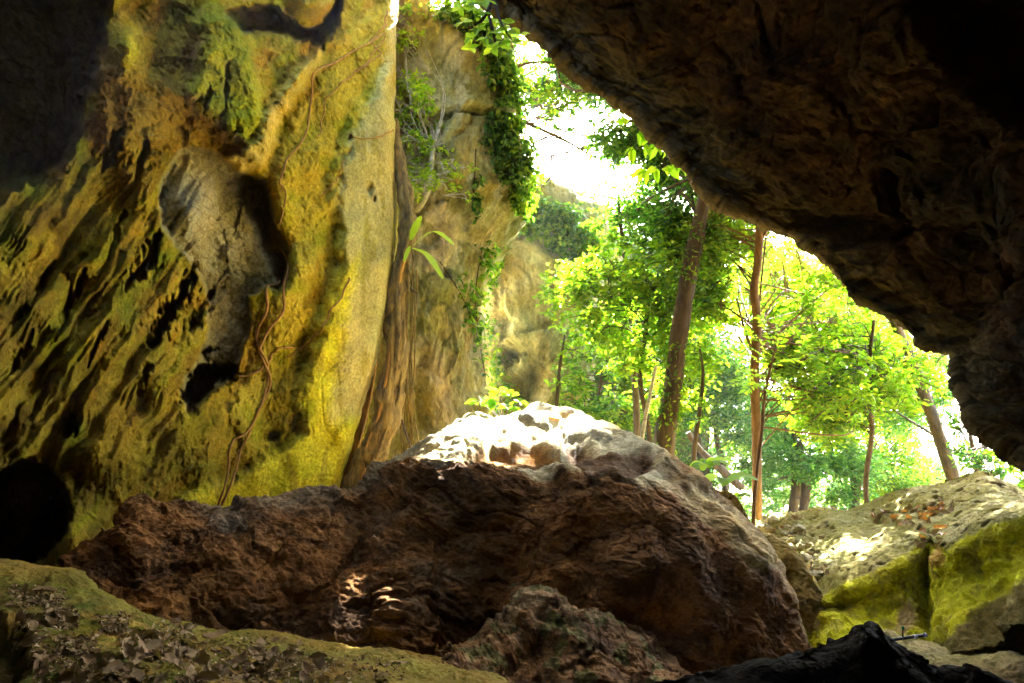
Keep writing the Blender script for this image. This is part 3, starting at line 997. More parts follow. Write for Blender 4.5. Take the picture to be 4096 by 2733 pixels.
def oc_noise(W, px, py):
    q = np.stack([W[..., 0] * 1.4, W[..., 1] * 1.4, (W[..., 2] + W[..., 0] * 0.35) * 5], -1)
    n = 0.10 * fbm(W * 1.3, 3) + 0.045 * ridged(q * .8, 4, .6) + 0.010 * ridged(W * 9, 3, .6) + 0.006 * fbm(W * 26, 2)
    n += 0.07 * chips(wp(W) * 2.4) + 0.03 * chips(wp(W) * 6 + 5) + 0.012 * chips(W * 15)
    n -= 0.12 * mask(px, py, [(500, 660), (545, 630), (560, 645), (520, 690)], 8, 8)
    return n


def oc_col(W, px, py, N_):
    c = np.ones(px.shape + (3,)) * np.array([0.13, 0.06, 0.016])
    n = fbm(W * 2.2 + 3, 4)
    c = mixc(c, sstep(0, .4, n), (0.16, 0.09, 0.035))
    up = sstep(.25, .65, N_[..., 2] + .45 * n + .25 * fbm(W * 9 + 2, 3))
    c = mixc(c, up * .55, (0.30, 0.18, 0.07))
    c = mixc(c, mask(px, py, [(500, 640), (512, 612), (524, 597), (560, 595), (600, 612), (600, 626), (560, 618), (530, 630), (500, 655), (470, 668)], 6, 8, 12) * sstep(-.3, .1, fbm(W * 6, 3)) * .85, (0.46, 0.35, 0.19))
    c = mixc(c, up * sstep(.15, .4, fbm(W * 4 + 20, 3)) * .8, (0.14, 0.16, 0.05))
    c = mixc(c, sstep(.2, .5, -n) * .7, (0.10, 0.06, 0.03))
    return c


outcrop = body("rock_outcrop", OC, back=((0, .35, -.12), (0, .8, -.8), (0, 1, -2)), noise=oc_noise, colour=oc_col, mat=M_boul, nr=220, nc=480)
tag(outcrop, "low craggy brown outcrop with pale flaking ridge at the foot of the great boulder", "rock")

# narrow rock leaning against the right side of the boulder
NR = [
    [(700, 490, 10.2), (700, 500, 10.0), (702, 540, 9.6), (705, 640, 9.0)],
    [(725, 494, 10.0), (727, 502, 9.8), (730, 540, 9.4), (735, 650, 8.8)],
    [(737, 500, 9.8), (740, 508, 9.6), (744, 550, 9.2), (750, 660, 8.6)],
    [(747, 518, 9.5), (752, 526, 9.2), (758, 565, 8.8), (765, 670, 8.4)],
    [(760, 530, 9.2), (766, 540, 8.9), (774, 580, 8.5), (780, 680, 8.2)],
    [(782, 541, 9.0), (788, 554, 8.6), (796, 600, 8.2), (800, 690, 8.0)],
    [(800, 564, 8.7), (804, 576, 8.4), (812, 620, 8.0), (815, 690, 7.8)],
    [(819, 592, 8.4), (821, 604, 8.1), (826, 640, 7.8), (830, 695, 7.6)],
    [(829, 614, 8.2), (832, 622, 7.9), (838, 650, 7.7), (842, 700, 7.5)],
    [(848, 617, 8.1), (850, 626, 7.8), (855, 655, 7.6), (858, 705, 7.4)],
    [(868, 624, 8.0), (869, 632, 7.7), (872, 660, 7.5), (874, 710, 7.3)],
    [(884, 634, 7.9), (884, 642, 7.6), (886, 665, 7.4), (888, 712, 7.2)],
    [(910, 668, 7.7), (908, 674, 7.5), (908, 690, 7.3), (908, 716, 7.1)],
]
nrock = body("rock", NR, noise=lambda W, px, py: 0.09 * fbm(W * 1.5 + 5, 3) + 0.05 * chips(wp(W) * 3) + 0.02 * chips(wp(W) * 8) + 0.008 * fbm(W * 22, 2),
             colour=lambda W, px, py, N_: mixc(mixc(mixc(np.ones(px.shape + (3,)) * np.array([0.30, 0.21, 0.055]), sstep(0, .5, fbm(W * 2, 4)), (0.42, 0.34, 0.10)), sstep(.1, .4, -fbm(W * 3 + 9, 4)) * .8, (0.15, 0.10, 0.03)), sstep(835, 850, px) * .6, (0.2, 0.12, 0.05)),
             mat=M_ledge, nr=200, nc=360)
tag(nrock, "narrow ochre rock wedged between the great boulder and the pale ledge", "rock")

# the pale ledge on the right
LC = [
    [(700, 540, 13.50), (730, 560, 12.00), (760, 585, 10.40), (785, 600, 9.20), (792, 620, 9.03), (800, 650, 8.10)],
    [(748, 525, 13.50), (768, 540, 11.80), (788, 565, 10.00), (806, 595, 8.60), (812, 612, 8.43), (820, 645, 7.50)],
    [(762, 518, 13.40), (780, 532, 11.80), (800, 558, 10.00), (820, 597, 8.20), (828, 612, 8.03), (838, 645, 7.10)],
    [(785, 513, 13.20), (798, 527, 11.60), (814, 552, 9.80), (834, 588, 8.10), (842, 612, 7.93), (852, 650, 7.00)],
    [(806, 512, 13.00), (816, 526, 11.40), (832, 548, 9.70), (853, 580, 7.95), (862, 608, 7.78), (872, 655, 6.85)],
    [(820, 507, 12.90), (832, 522, 11.20), (850, 543, 9.50), (876, 571, 7.85), (882, 602, 7.68), (890, 660, 6.75)],
    [(840, 510, 12.40), (852, 522, 11.00), (872, 540, 9.40), (896, 561, 7.80), (900, 596, 7.63), (908, 662, 6.70)],
    [(860, 508, 12.00), (872, 519, 10.70), (890, 535, 9.20), (912, 552, 7.80), (914, 590, 7.63), (922, 662, 6.70)],
    [(887, 497, 11.60), (896, 512, 10.30), (910, 528, 9.00), (929, 536, 8.00), (928, 580, 7.83), (934, 660, 6.90)],
    [(905, 492, 11.20), (914, 508, 10.00), (926, 530, 8.60), (940, 548, 7.40), (940, 584, 7.23), (946, 658, 6.30)],
    [(930, 486, 10.90), (938, 503, 9.70), (948, 525, 8.30), (955, 546, 7.10), (958, 584, 6.93), (962, 655, 6.00)],
    [(955, 481, 10.50), (962, 497, 9.30), (968, 516, 8.10), (976, 534, 7.00), (982, 576, 6.83), (984, 645, 5.90)],
    [(982, 473, 10.00), (985, 490, 9.00), (992, 508, 7.90), (1000, 523, 6.80), (1006, 566, 6.63), (1010, 630, 5.70)],
    [(1003, 481, 9.60), (1006, 494, 8.70), (1012, 506, 7.70), (1020, 517, 6.60), (1028, 556, 6.43), (1030, 620, 5.50)],
    [(1026, 493, 9.20), (1030, 500, 8.40), (1036, 508, 7.50), (1046, 514, 6.40), (1056, 548, 6.23), (1060, 610, 5.30)],
    [(1120, 540, 8.60), (1120, 538, 8.00), (1120, 536, 7.20), (1120, 530, 6.20), (1130, 560, 6.03), (1130, 600, 5.10)],
]


def l_noise(W, px, py):
    lipy = np.interp(px, [800, 819, 834, 876, 908, 929, 934, 948, 961, 993, 1024], [600, 597, 588, 571, 554, 535, 545, 551, 541, 526, 518])
    face = sstep(0, 12, py - lipy)
    n = 0.05 * fbm(W * 1.5 + 2, 4) + 0.012 * ridged(W * 8, 3, .6)
    # small solution pits on the upper side
    pit = perlin(W * 7.0 + 3)
    n -= (1 - face) * 0.05 * sstep(.42, .62, pit)
    n += face * (0.05 * fbm(W * 2.0 + 7, 3) + 0.05 * chips(wp(W) * 1.7) + 0.03 * chips(wp(W) * 5 + 2) + 0.010 * chips(W * 14)) + (1 - face) * 0.010 * chips(W * 9)
    # crack full of litter
    for (x0, y0, x1, y1, w0) in [(870, 518, 925, 534, 4), (925, 534, 948, 560, 4), (890, 510, 950, 508, 4)]:
        ds, t = seg(px + 3 * fbm(W * 3, 2), py + 3 * fbm(W * 3 + 5, 2), x0, y0, x1, y1)
        n -= 0.05 * sstep(w0 * 1.6, w0 * .3, ds)
    n -= (1 - face) * 0.09 * sstep(830, 790, px) * (np.abs(perlin(W * 5)) * 2)
    return n


def l_col(W, px, py, N_):
    lipy = np.interp(px, [800, 819, 834, 876, 908, 929, 934, 948, 961, 993, 1024], [600, 597, 588, 571, 554, 535, 545, 551, 541, 526, 518])
    face = sstep(-3, 3, py - lipy)
    n = fbm(W * 2 + 5, 5)
    c = np.ones(px.shape + (3,)) * np.array([0.33, 0.295, 0.095])
    c = mixc(c, sstep(0, .5, n), (0.40, 0.35, 0.16))
    c = mixc(c, sstep(.15, .5, -n) * .6, (0.28, 0.26, 0.07))
    c = mixc(c, sstep(.34, .5, perlin(W * 7.0 + 3)) * .75, (0.10, 0.08, 0.035))
    c = mixc(c, sstep(.30, .45, perlin(W * 13.0 + 9)) * .5, (0.13, 0.11, 0.04))
    f = np.ones(px.shape + (3,)) * np.array([0.62, 0.62, 0.014])
    f = mixc(f, sstep(0, .5, n), (0.60, 0.58, 0.03))
    f = mixc(f, sstep(.1, .45, fbm(W * 5 + 77, 4)) * .6, (0.34, 0.28, 0.05))
    f = mixc(f, sstep(.1, .5, -n) * .6, (0.36, 0.34, 0.01))
    f = mixc(f, mask(px, py, [(898, 608), (912, 598), (918, 618), (906, 640), (894, 628)], 4, 3), (0.45, 0.33, 0.14))
    f = mixc(f, mask(px, py, [(934, 542), (942, 548), (946, 566), (940, 570), (935, 558)], 2, 2, 5) * .8, (0.36, 0.18, 0.04))
    f = mixc(f, mask(px, py, [(925, 655), (960, 630), (1000, 600), (1040, 570), (1040, 640), (960, 660)], 4, 3), (0.17, 0.135, 0.035))
    return c * (1 - face[..., None]) + f * face[..., None]


ledge = body("rock_ledge", LC, noise=l_noise, colour=l_col, mat=M_ledge, wr=[3, 4, 5, 50, 60, 70, 50, 50], nr=330, nc=520,
             back=((0, .5, -.1), (0, 1.5, -.8), (0, 2.2, -2.5)), wc=[6, 8, 10, 10, 10, 10, 10, 10, 10, 10, 10, 10, 10, 10, 10])
tag(ledge, "broad pitted pale ledge with a yellow-green undercut face at the right", "rock ledge")

# leaning slabs under the right end of the ledge
for k, cols in enumerate([
    [[(925, 662, 6.9), (925, 666, 6.85), (926, 680, 6.8), (926, 700, 6.8)],
     [(948, 644, 6.8), (948, 650, 6.7), (950, 675, 6.6), (950, 700, 6.6)],
     [(966, 634, 6.65), (967, 640, 6.55), (970, 670, 6.5), (970, 700, 6.5)],
     [(975, 640, 6.6), (976, 645, 6.5), (978, 670, 6.5), (978, 700, 6.5)]],
    [[(972, 650, 6.5), (972, 655, 6.4), (974, 680, 6.3), (974, 700, 6.3)],
     [(990, 634, 6.3), (991, 640, 6.2), (992, 670, 6.1), (992, 700, 6.1)],
     [(1010, 614, 6.1), (1011, 622, 6.0), (1012, 665, 5.95), (1012, 700, 5.95)],
     [(1040, 590, 5.8), (1041, 600, 5.7), (1042, 660, 5.7), (1042, 700, 5.7)],
     [(1080, 575, 6.0), (1081, 590, 5.9), (1082, 660, 6.0), (1082, 700, 6.0)]]]):
    s_ = body("rock_slab", cols, noise=lambda W, px, py: 0.018 * fbm(W * 2.5, 4) + 0.012 * chips(W * 5),
              colour=lambda W, px, py, N_: mixc(np.ones(px.shape + (3,)) * np.array([0.075, 0.058, 0.012]), sstep(-.1, .5, fbm(W * 3, 4)), (0.11, 0.08, 0.022)),
              mat=M_ledge, nr=90, nc=110)
    tag(s_, ["small olive block standing under the yellow-green face of the ledge", "leaning grey-brown slab at the right margin below the ledge"][k], "rock", "slabs propped under the ledge")

# pale rock strip below the ledge
ST = [
    [(860, 640, 6.6), (860, 645, 6.4), (858, 670, 6.0), (858, 710, 5.6)],
    [(885, 636, 6.6), (886, 642, 6.3), (884, 668, 5.9), (884, 710, 5.5)],
    [(904, 641, 6.5), (905, 650, 6.1), (904, 672, 5.7), (904, 710, 5.4)],
    [(940, 650, 6.3), (941, 664, 5.8), (941, 680, 5.6), (941, 712, 5.3)],
    [(983, 654, 6.1), (984, 668, 5.6), (984, 684, 5.4), (984, 714, 5.2)],
    [(1014, 656, 5.9), (1015, 668, 5.4), (1016, 688, 5.2), (1016, 716, 5.0)],
    [(1060, 668, 5.6), (1061, 678, 5.2), (1062, 695, 5.0), (1062, 718, 4.9)],
]
strip = body("flat_rock", ST, noise=lambda W, px, py: 0.05 * fbm(W * 2.2 + 4, 4) + 0.02 * ridged(W * 7, 3) + 0.006 * fbm(W * 25, 2),
             colour=lambda W, px, py, N_: mixc(mixc(np.ones(px.shape + (3,)) * np.array([0.40, 0.35, 0.15]), sstep(0, .4, fbm(W * 3, 4)), (0.48, 0.40, 0.22)), sstep(660, 672, py) * .6, (0.22, 0.14, 0.06)),
             mat=M_ledge, nr=150, nc=260)
tag(strip, "flat pale rock carrying the black hose at the lower right", "rock")

# nearest rocks, in deep shade
FR = [
    [(640, 690, 2.6), (640, 696, 2.55), (640, 720, 2.4), (640, 800, 2.1)],
    [(674, 683, 2.6), (674, 690, 2.55), (674, 720, 2.4), (674, 800, 2.1)],
    [(715, 674, 2.6), (715, 682, 2.5), (715, 715, 2.35), (715, 800, 2.1)],
    [(745, 668, 2.6), (745, 676, 2.5), (745, 715, 2.35), (745, 800, 2.1)],
    [(775, 665, 2.6), (775, 674, 2.5), (775, 712, 2.35), (775, 800, 2.1)],
    [(819, 650, 2.65), (819, 660, 2.5), (819, 710, 2.3), (819, 800, 2.1)],
    [(848, 638, 2.7), (848, 650, 2.5), (848, 705, 2.3), (848, 800, 2.1)],
    [(862, 627, 2.75), (862, 640, 2.5), (862, 700, 2.3), (862, 800, 2.1)],
    [(876, 628, 2.75), (876, 642, 2.5), (876, 700, 2.3), (876, 800, 2.1)],
    [(897, 643, 2.7), (897, 655, 2.5), (897, 705, 2.3), (897, 800, 2.1)],
    [(917, 656, 2.65), (917, 666, 2.5), (917, 710, 2.3), (917, 800, 2.1)],
    [(932, 665, 2.6), (932, 672, 2.5), (932, 712, 2.3), (932, 800, 2.1)],
    [(961, 667, 2.6), (961, 675, 2.5), (961, 715, 2.3), (961, 800, 2.1)],
    [(982, 671, 2.6), (982, 678, 2.5), (982, 715, 2.3), (982, 800, 2.1)],
    [(1000, 680, 2.6), (1000, 688, 2.5), (1000, 720, 2.3), (1000, 800, 2.1)],
    [(1060, 700, 2.6), (1060, 706, 2.5), (1060, 730, 2.3), (1060, 800, 2.1)],
]
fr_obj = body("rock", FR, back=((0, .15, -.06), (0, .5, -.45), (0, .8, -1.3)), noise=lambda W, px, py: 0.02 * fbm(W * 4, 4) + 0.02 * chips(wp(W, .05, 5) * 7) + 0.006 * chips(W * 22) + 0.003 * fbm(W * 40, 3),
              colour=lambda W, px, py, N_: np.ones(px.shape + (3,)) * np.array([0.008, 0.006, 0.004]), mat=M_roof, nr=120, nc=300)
tag(fr_obj, "near-black peaked rock in deep shade nearest the camera at the lower right", "rock")


# ------------------------------------------------------------------ cave floor: mossy slope in the foreground
FL = [
    [(-300, 570, 5.6), (-320, 600, 4.3), (-340, 680, 3.0), (-400, 900, 1.9)],
    [(-80, 558, 5.4), (-90, 590, 4.4), (-100, 660, 3.3), (-150, 900, 1.9)],
    [(0, 560, 5.3), (-5, 592, 4.4), (-10, 650, 3.5), (-30, 900, 1.9)],
    [(35, 568, 5.3), (40, 600, 4.4), (45, 650, 3.6), (50, 900, 1.9)],
    [(75, 577, 5.3), (85, 610, 4.4), (95, 655, 3.65), (120, 900, 1.9)],
    [(110, 596, 5.2), (125, 622, 4.5), (145, 660, 3.8), (190, 900, 1.9)],
    [(140, 611, 5.2), (155, 630, 4.6), (180, 664, 3.9), (240, 900, 1.95)],
    [(175, 620, 5.3), (190, 636, 4.8), (220, 668, 4.0), (300, 900, 2.0)],
    [(220, 630, 5.4), (235, 643, 4.9), (260, 670, 4.1), (360, 900, 2.0)],
    [(290, 640, 5.5), (300, 650, 5.0), (320, 674, 4.2), (420, 900, 2.0)],
    [(350, 646, 5.6), (360, 654, 5.2), (380, 676, 4.3), (480, 900, 2.0)],
    [(400, 652, 5.6), (410, 660, 5.2), (440, 680, 4.4), (540, 900, 2.1)],
    [(460, 660, 5.6), (470, 668, 5.2), (500, 690, 4.4), (600, 900, 2.1)],
    [(540, 690, 5.6), (550, 700, 5.2), (580, 715, 4.4), (680, 900, 2.2)],
    [(900, 720, 5.6), (900, 730, 5.2), (900, 750, 4.4), (900, 900, 2.2)],
    [(1300, 720, 5.6), (1300, 730, 5.2), (1300, 750, 4.4), (1300, 900, 2.2)],
]


def f_noise(W, px, py):
    n = 0.05 * fbm(W * 1.6 + 3, 4) + 0.012 * ridged(W * 7, 3, .6) + 0.005 * fbm(W * 32, 3, .7)
    n -= 0.14 * mask(px, py, [(-30, 612), (10, 620), (26, 640), (26, 676), (-30, 690)], 8, 6)
    n -= 0.06 * mask(px, py, [(28, 571), (48, 574), (50, 579), (34, 580)], 3, 1)
    n -= 0.06 * mask(px, py, [(68, 582), (84, 588), (100, 594), (90, 592), (72, 588)], 3, 1)
    return n


def f_col(W, px, py, N_):
    n = fbm(W * 1.8 + 3, 5)
    n2 = fbm(W * 6 + 13, 4)
    c = np.ones(px.shape + (3,)) * np.array([0.14, 0.10, 0.02])
    c = mixc(c, sstep(-.1, .35, n), (0.126, 0.127, 0.008))
    c = mixc(c, sstep(.05, .4, n2) * .8, (0.082, 0.101, 0.007))
    c = mixc(c, sstep(.15, .45, -n2) * .8, (0.221, 0.147, 0.029))
    c = mixc(c, sstep(30, 5, py - np.interp(px, [0, 60, 120, 220, 350], [558, 572, 600, 630, 645]) + 8 * n2) * .8, (0.243, 0.173, 0.029))
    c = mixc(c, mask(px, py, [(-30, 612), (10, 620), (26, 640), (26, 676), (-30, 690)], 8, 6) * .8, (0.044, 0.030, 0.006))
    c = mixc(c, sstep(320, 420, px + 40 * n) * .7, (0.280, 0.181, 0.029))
    return c


floor = body("cave_floor", FL, back=((0, .4, -.2), (0, 1.2, -1.0), (0, 1.6, -2.5)), wr=[3, 4, 5, 60, 90, 60], wc=[4, 6, 10, 10, 10, 10, 10, 12, 16, 16, 14, 14, 14, 12, 8],
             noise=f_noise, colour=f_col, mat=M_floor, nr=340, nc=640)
tag(floor, "mossy green and brown rock floor sloping down from the lower left", "cave floor", kind="structure")

# ------------------------------------------------------------------ ground of the forest, out to the horizon
gx = np.concatenate([-np.geomspace(1500, 12, 30), np.linspace(-11, 11, 40), np.geomspace(12, 1500, 30)])
gy = np.concatenate([[-60, -20, -8], np.linspace(-4, 40, 90), np.geomspace(42, 2200, 40)])
GX, GY = np.meshgrid(gx, gy)
GZ = np.interp(GY, [-8, 4, 9, 11.5, 13, 40, 200], [-1.7, -1.7, -1.4, 0.2, 1.15, 1.0, -4]) + 0.15 * fbm(np.stack([GX / 4, GY / 4, GX * 0], -1), 4) * sstep(600, 60, np.abs(GY))
GG = np.stack([GX, GY, GZ], -1)
ground = mesh_obj("ground", GG, grid_faces(*GX.shape), M_ground, color=np.ones(GG.shape) * np.array([0.46, 0.37, 0.12]))  # pale colour chosen to bounce sunlight onto the wall and cliffs
tag(ground, "forest soil beyond the cave mouth, coloured pale ochre to bounce sunlight", "ground", kind="structure")


# ------------------------------------------------------------------ cliffs outside
def pillar(name, rowdefs, noise, colour, nr=300, nc=360, expo=2.6):
    """rowdefs: (py, left px, right px, depth, thickness in m)"""
    A = np.array(rowdefs, float)
    yy = np.linspace(A[0, 0], A[-1, 0], nr)
    L_, R_, D_, T_ = [np.interp(yy, A[:, 0], A[:, k]) for k in (1, 2, 3, 4)]
    k_ = np.hanning(9)
    k_ /= k_.sum()
    sm = lambda a: np.convolve(np.pad(a, 4, mode='edge'), k_, mode='valid')
    L_, R_, D_, T_ = sm(L_), sm(R_), sm(D_), sm(T_)
    a = np.concatenate([np.linspace(np.pi, 2 * np.pi, int(nc * .75), endpoint=False), np.linspace(2 * np.pi, 3 * np.pi, nc - int(nc * .75), endpoint=False)])
    cs, sn = np.cos(a), np.sin(a)
    cx = np.sign(cs) * np.abs(cs) ** (2 / expo)
    sy = np.sign(sn) * np.abs(sn) ** (2 / expo)
    mid = P((L_ + R_) / 2, yy, D_ + T_ * .4)
    mid[:, 2] = P((L_ + R_) / 2, yy, D_ + T_ * .12)[:, 2]
    half = (R_ - L_) / 2 * (D_ + T_ * .35) / FPX
    W = mid[:, None] + half[:, None, None] * cx[None, :, None] * CX + (T_ / 2)[:, None, None] * sy[None, :, None] * np.array([0, 1.0, 0.0])
    N_ = np.stack([cx / (half.mean()), sy / (T_.mean() / 2), cx * 0], -1)
    N_ = unit(N_)[None] * np.ones(W.shape)
    px, py, dd = topix(W)
    W2 = W + N_ * noise(W, px, py)[..., None]
    C = colour(W, px, py)
    V = np.concatenate([W2.reshape(-1, 3), W2[:1].mean(1), W2[-1:].mean(1)])
    F = grid_faces(nr, nc, wrap=True)
    k = np.arange(nc)
    e = nr * nc
    T1 = np.stack([np.full(nc, e), k, (k + 1) % nc], 1)
    T2 = np.stack([np.full(nc, e + 1), e - nc + (k + 1) % nc, e - nc + k], 1)
    Cc = np.concatenate([C.reshape(-1, 3), C[:1].mean(1), C[-1:].mean(1)])
    return mesh_obj(name, V, [F, np.concatenate([T1, T2])], M_cliff, color=Cc)


def c2_noise(W, px, py):
    Ww = wp(W, .3, .9)
    n = 0.26 * fbm(W * 0.45 + 6, 4) + 0.07 * ridged(W * np.array([1.8, 1.8, .7]), 4, .6) + 0.03 * fbm(W * 6, 3) + 0.16 * chips(Ww * np.array([.8, .8, .5])) + 0.06 * chips(Ww * np.array([2.4, 2.4, 1.5])) + .025 * chips(Ww * 6) - .06 * fissure(Ww * np.array([.9, .9, .35]), .03)
    # overhanging brow above the crack
    crack = 118 + 5 * fbm(W * 1.0, 2)
    n += 0.28 * sstep(60, 4, crack - py) * (py < crack) * sstep(420, 450, px)
    n -= 0.25 * sstep(5, 1, np.abs(py - crack)) * sstep(430, 445, px)
    n += 0.25 * np.exp(-((py - 45) / 30) ** 2) * sstep(440, 470, px)
    # under brow near the narrow waist
    n -= 0.25 * sstep(235, 262, py) * sstep(430, 470, px)
    for (x0, y0, r0, dep) in [(424, 360, 6, .2), (470, 240, 5, .15), (424, 307, 4, .15), (436, 200, 5, .2), (445, 272, 4, .15)]:
        n -= dep * sstep(r0 * 1.5, r0 * .4, np.hypot(px - x0, (py - y0) * .7))
    return n


def c2_col(W, px, py):
    n = fbm(W * 0.9 + 5, 5)
    st = fbm(W * np.array([2.6, 2.6, .45]) + 30, 4)
    c = np.ones(px.shape + (3,)) * np.array([0.43, 0.39, 0.18])
    c = mixc(c, sstep(0, .45, n), (0.52, 0.45, 0.27))
    c = mixc(c, sstep(.1, .5, -n) * .8, (0.34, 0.28, 0.08))
    c = mixc(c, sstep(.15, .45, st) * .6, (0.30, 0.24, 0.09))
    c = mixc(c, sstep(.15, .4, -st) * .7, (0.55, 0.52, 0.36))
    c = mixc(c, sstep(.3, .5, fbm(W * 1.4 + 60, 4)) * .7, (0.20, 0.20, 0.06))
    return c


cliff2 = pillar("cliff", [(-60, 360, 412, 15.5, 4), (-30, 360, 424, 15.3, 5), (0, 360, 433, 15.2, 5), (20, 362, 442, 15.1, 5), (34, 365, 452, 15, 5), (48, 366, 480, 15, 5), (60, 366, 492, 15, 5), (74, 366, 499, 15, 5.5),
                          (96, 366, 508, 15, 5.5), (128, 366, 515, 15, 5.5), (151, 366, 519, 15, 5.5), (180, 366, 522, 15, 5.5), (200, 366, 518, 15, 5.5), (226, 366, 503, 15.1, 5.5), (250, 366, 488, 15.2, 5.5),
                          (262, 366, 487, 15.3, 5.5), (321, 366, 489, 15.2, 5.5), (368, 366, 493, 15.1, 5.5), (400, 366, 494, 15, 5.5), (460, 366, 500, 15, 5.5), (560, 366, 510, 15, 5.5)], c2_noise, c2_col, nr=420, nc=420)
tag(cliff2, "tall buff limestone pillar with an overhanging brow, hung with ivy on its right edge", "cliff")


def c3_noise(W, px, py):
    Ww = wp(W, .4, .6)
    n = 0.25 * chips(Ww * np.array([.6, .6, .4])) + .10 * chips(Ww * np.array([1.6, 1.6, 1.1])) + .04 * chips(Ww * 4) + 0.35 * fbm(W * 0.3 + 2, 4) + 0.10 * ridged(W * np.array([1.1, 1.1, .4]), 4, .6) + 0.04 * fbm(W * 4, 3)
    n -= 0.8 * mask(px, py, [(496, 352), (508, 345), (524, 350), (519, 356), (505, 363), (497, 362)], 3, 4, 8)
    n -= 0.5 * mask(px, py, [(500, 388), (512, 376), (535, 367), (548, 369), (545, 385), (530, 396), (515, 397)], 5, 5, 9)
    n -= 0.3 * mask(px, py, [(492, 318), (505, 312), (512, 322), (500, 328)], 4, 4, 9)
    return n


def c3_col(W, px, py):
    n = fbm(W * 0.6 + 15, 5)
    st = fbm(W * np.array([1.5, 1.5, .3]) + 30, 4)
    c = np.ones(px.shape + (3,)) * np.array([0.34, 0.31, 0.17])
    c = mixc(c, mask(px, py, [(496, 348), (530, 345), (570, 350), (570, 362), (520, 372), (498, 366)], 5, 5) * .6, (0.18, 0.16, 0.07))
    c = mixc(c, sstep(0, .45, n), (0.42, 0.37, 0.22))
    c = mixc(c, sstep(.05, .4, st) * .7, (0.22, 0.22, 0.15))
    c = mixc(c, sstep(300, 250, py) * .6, (0.30, 0.31, 0.24))
    c = mixc(c, sstep(.2, .5, -n) * .7, (0.30, 0.24, 0.08))
    return c


cliff3 = pillar("cliff", [(195, 470, 520, 23.5, 8), (205, 470, 575, 23, 8), (222, 470, 612, 22.6, 8), (250, 470, 618, 22.5, 8), (290, 470, 600, 22.5, 8), (330, 470, 588, 22.6, 8), (345, 470, 590, 22.5, 8), (372, 470, 590, 22.6, 8),
                          (395, 470, 580, 22.8, 8), (430, 470, 566, 22.8, 8), (520, 470, 560, 22.8, 8)], c3_noise, c3_col, nr=300, nc=320)
tag(cliff3, "second buff cliff with a dark hollow and an ivy cap, behind the tall pillar", "cliff")
cliff4 = pillar("cliff", [(250, 540, 650, 33, 8), (265, 530, 690, 32, 9), (300, 530, 700, 32, 9), (400, 530, 700, 32, 9), (520, 530, 700, 32, 9)],
                lambda W, px, py: 0.5 * fbm(W * .3 + 8, 4) + .1 * ridged(W, 3), lambda W, px, py: np.ones(px.shape + (3,)) * np.array([0.12, 0.12, 0.07]), nr=140, nc=160)
tag(cliff4, "far shaded rock face smothered in creeper behind the leaning trunk", "cliff")


# ------------------------------------------------------------------ ray casting on what is built, for things that rest on it
def bvh_of(o):
    me = o.data
    n = len(me.vertices)
    co = np.empty(n * 3)
    me.vertices.foreach_get("co", co)
    co = co.reshape(-1, 3) + np.array(o.location)
    return BVHTree.FromPolygons([Vector(v) for v in co.tolist()], [tuple(p.vertices) for p in me.polygons])


BV = {o.name: bvh_of(o) for o in (floor, boulder, outcrop, ledge, cliff2, cliff3, cliff4, strip, cave_wall)}


def hit(px, py, o):
    d = PV(px, py, 1.0) - Vector(CC.tolist())
    r = BV[o.name].ray_cast(Vector(CC.tolist()), d.normalized())
    return r[0], r[1]


# ------------------------------------------------------------------ the root-clad fig trunk on the wall's edge
fig_base = PV(345, 505, 12.0)
fig = empty("fig_tree", fig_base, "thick gnarled fig trunk and hanging roots clinging to the edge of the left cave wall", "tree")
path = [(394, 120, 12.9), (398, 150, 12.8), (404, 187, 12.6), (409, 227, 12.5), (402, 262, 12.4), (396, 292, 12.4), (397, 330, 12.3), (394, 375, 12.2), (387, 410, 12.1), (377, 440, 12.0), (365, 470, 11.9), (351, 508, 11.8)]
pts = [P(*p) for p in path]
rad = [.06, .09, .14, .17, .16, .19, .19, .21, .23, .25, .27, .34]
g = Geo()
g.tube(pts, rad, sides=40, knob=0.5, smooth_n=220, seed=2)
g.obj("trunk", M_fig, fig)
for k in range(6):
    off = (k - 2.5) * 2.1
    sh = [(p[0] + off * (0.35 + i * 0.09) + 2.2 * math.sin(i * 0.55 + k * 2.1), p[1] + rng.uniform(-4, 4), p[2] - rad[i] * 0.75 - 0.06 * math.cos(i * .8 + k)) for i, p in enumerate(path)]
    a = 1 + k % 4
    q = [P(*p) for p in sh[a:]]
    r0 = [0.028 + 0.022 * ((k * 7) % 5) / 4] * len(q)
    g = Geo()
    g.tube(q, r0, sides=8, knob=0.3, smooth_n=90, seed=k)
    g.obj("root", M_fig if k % 3 else M_root, fig)
# pale straight roots in the crevice to the left of the trunk
for k in range(4):
    q = [P(x, y, d) for x, y, d in [(376 - k * 1.5, 360 + 6 * k, 12.5), (370 - k * 2.2, 395, 12.4), (362 - k * 2.6, 430, 12.3), (352 - k * 2.6, 465, 12.2), (342 - k * 2.4, 492, 12.1)]]
    g = Geo()
    g.tube(q, [.03, .035, .035, .035, .03], sides=7, knob=.15, smooth_n=50, seed=k)
    g.obj("root", M_root, fig)
# fine hanging roots right of the trunk
for k in range(9):
    x0 = 404 + k * 1.3
    q = [P(x0 + 2 * math.sin(k), 230 + 20 * (k % 3), 12.3), P(x0 + rng.uniform(-3, 4), 300, 12.3), P(x0 - 2 + rng.uniform(-3, 5), 370, 12.25), P(x0 - 4 + rng.uniform(-3, 10), 430, 12.2), P(x0 - 6 + rng.uniform(-4, 22), 470, 12.1)]
    g = Geo()
    g.tube(q, [.012] * 5, sides=5, smooth_n=40)
    g.obj("hanging_root", M_fig, fig)


def depth_wall(x, y):
    return float(wall_depth(np.array([x]), np.array([y]))[0])


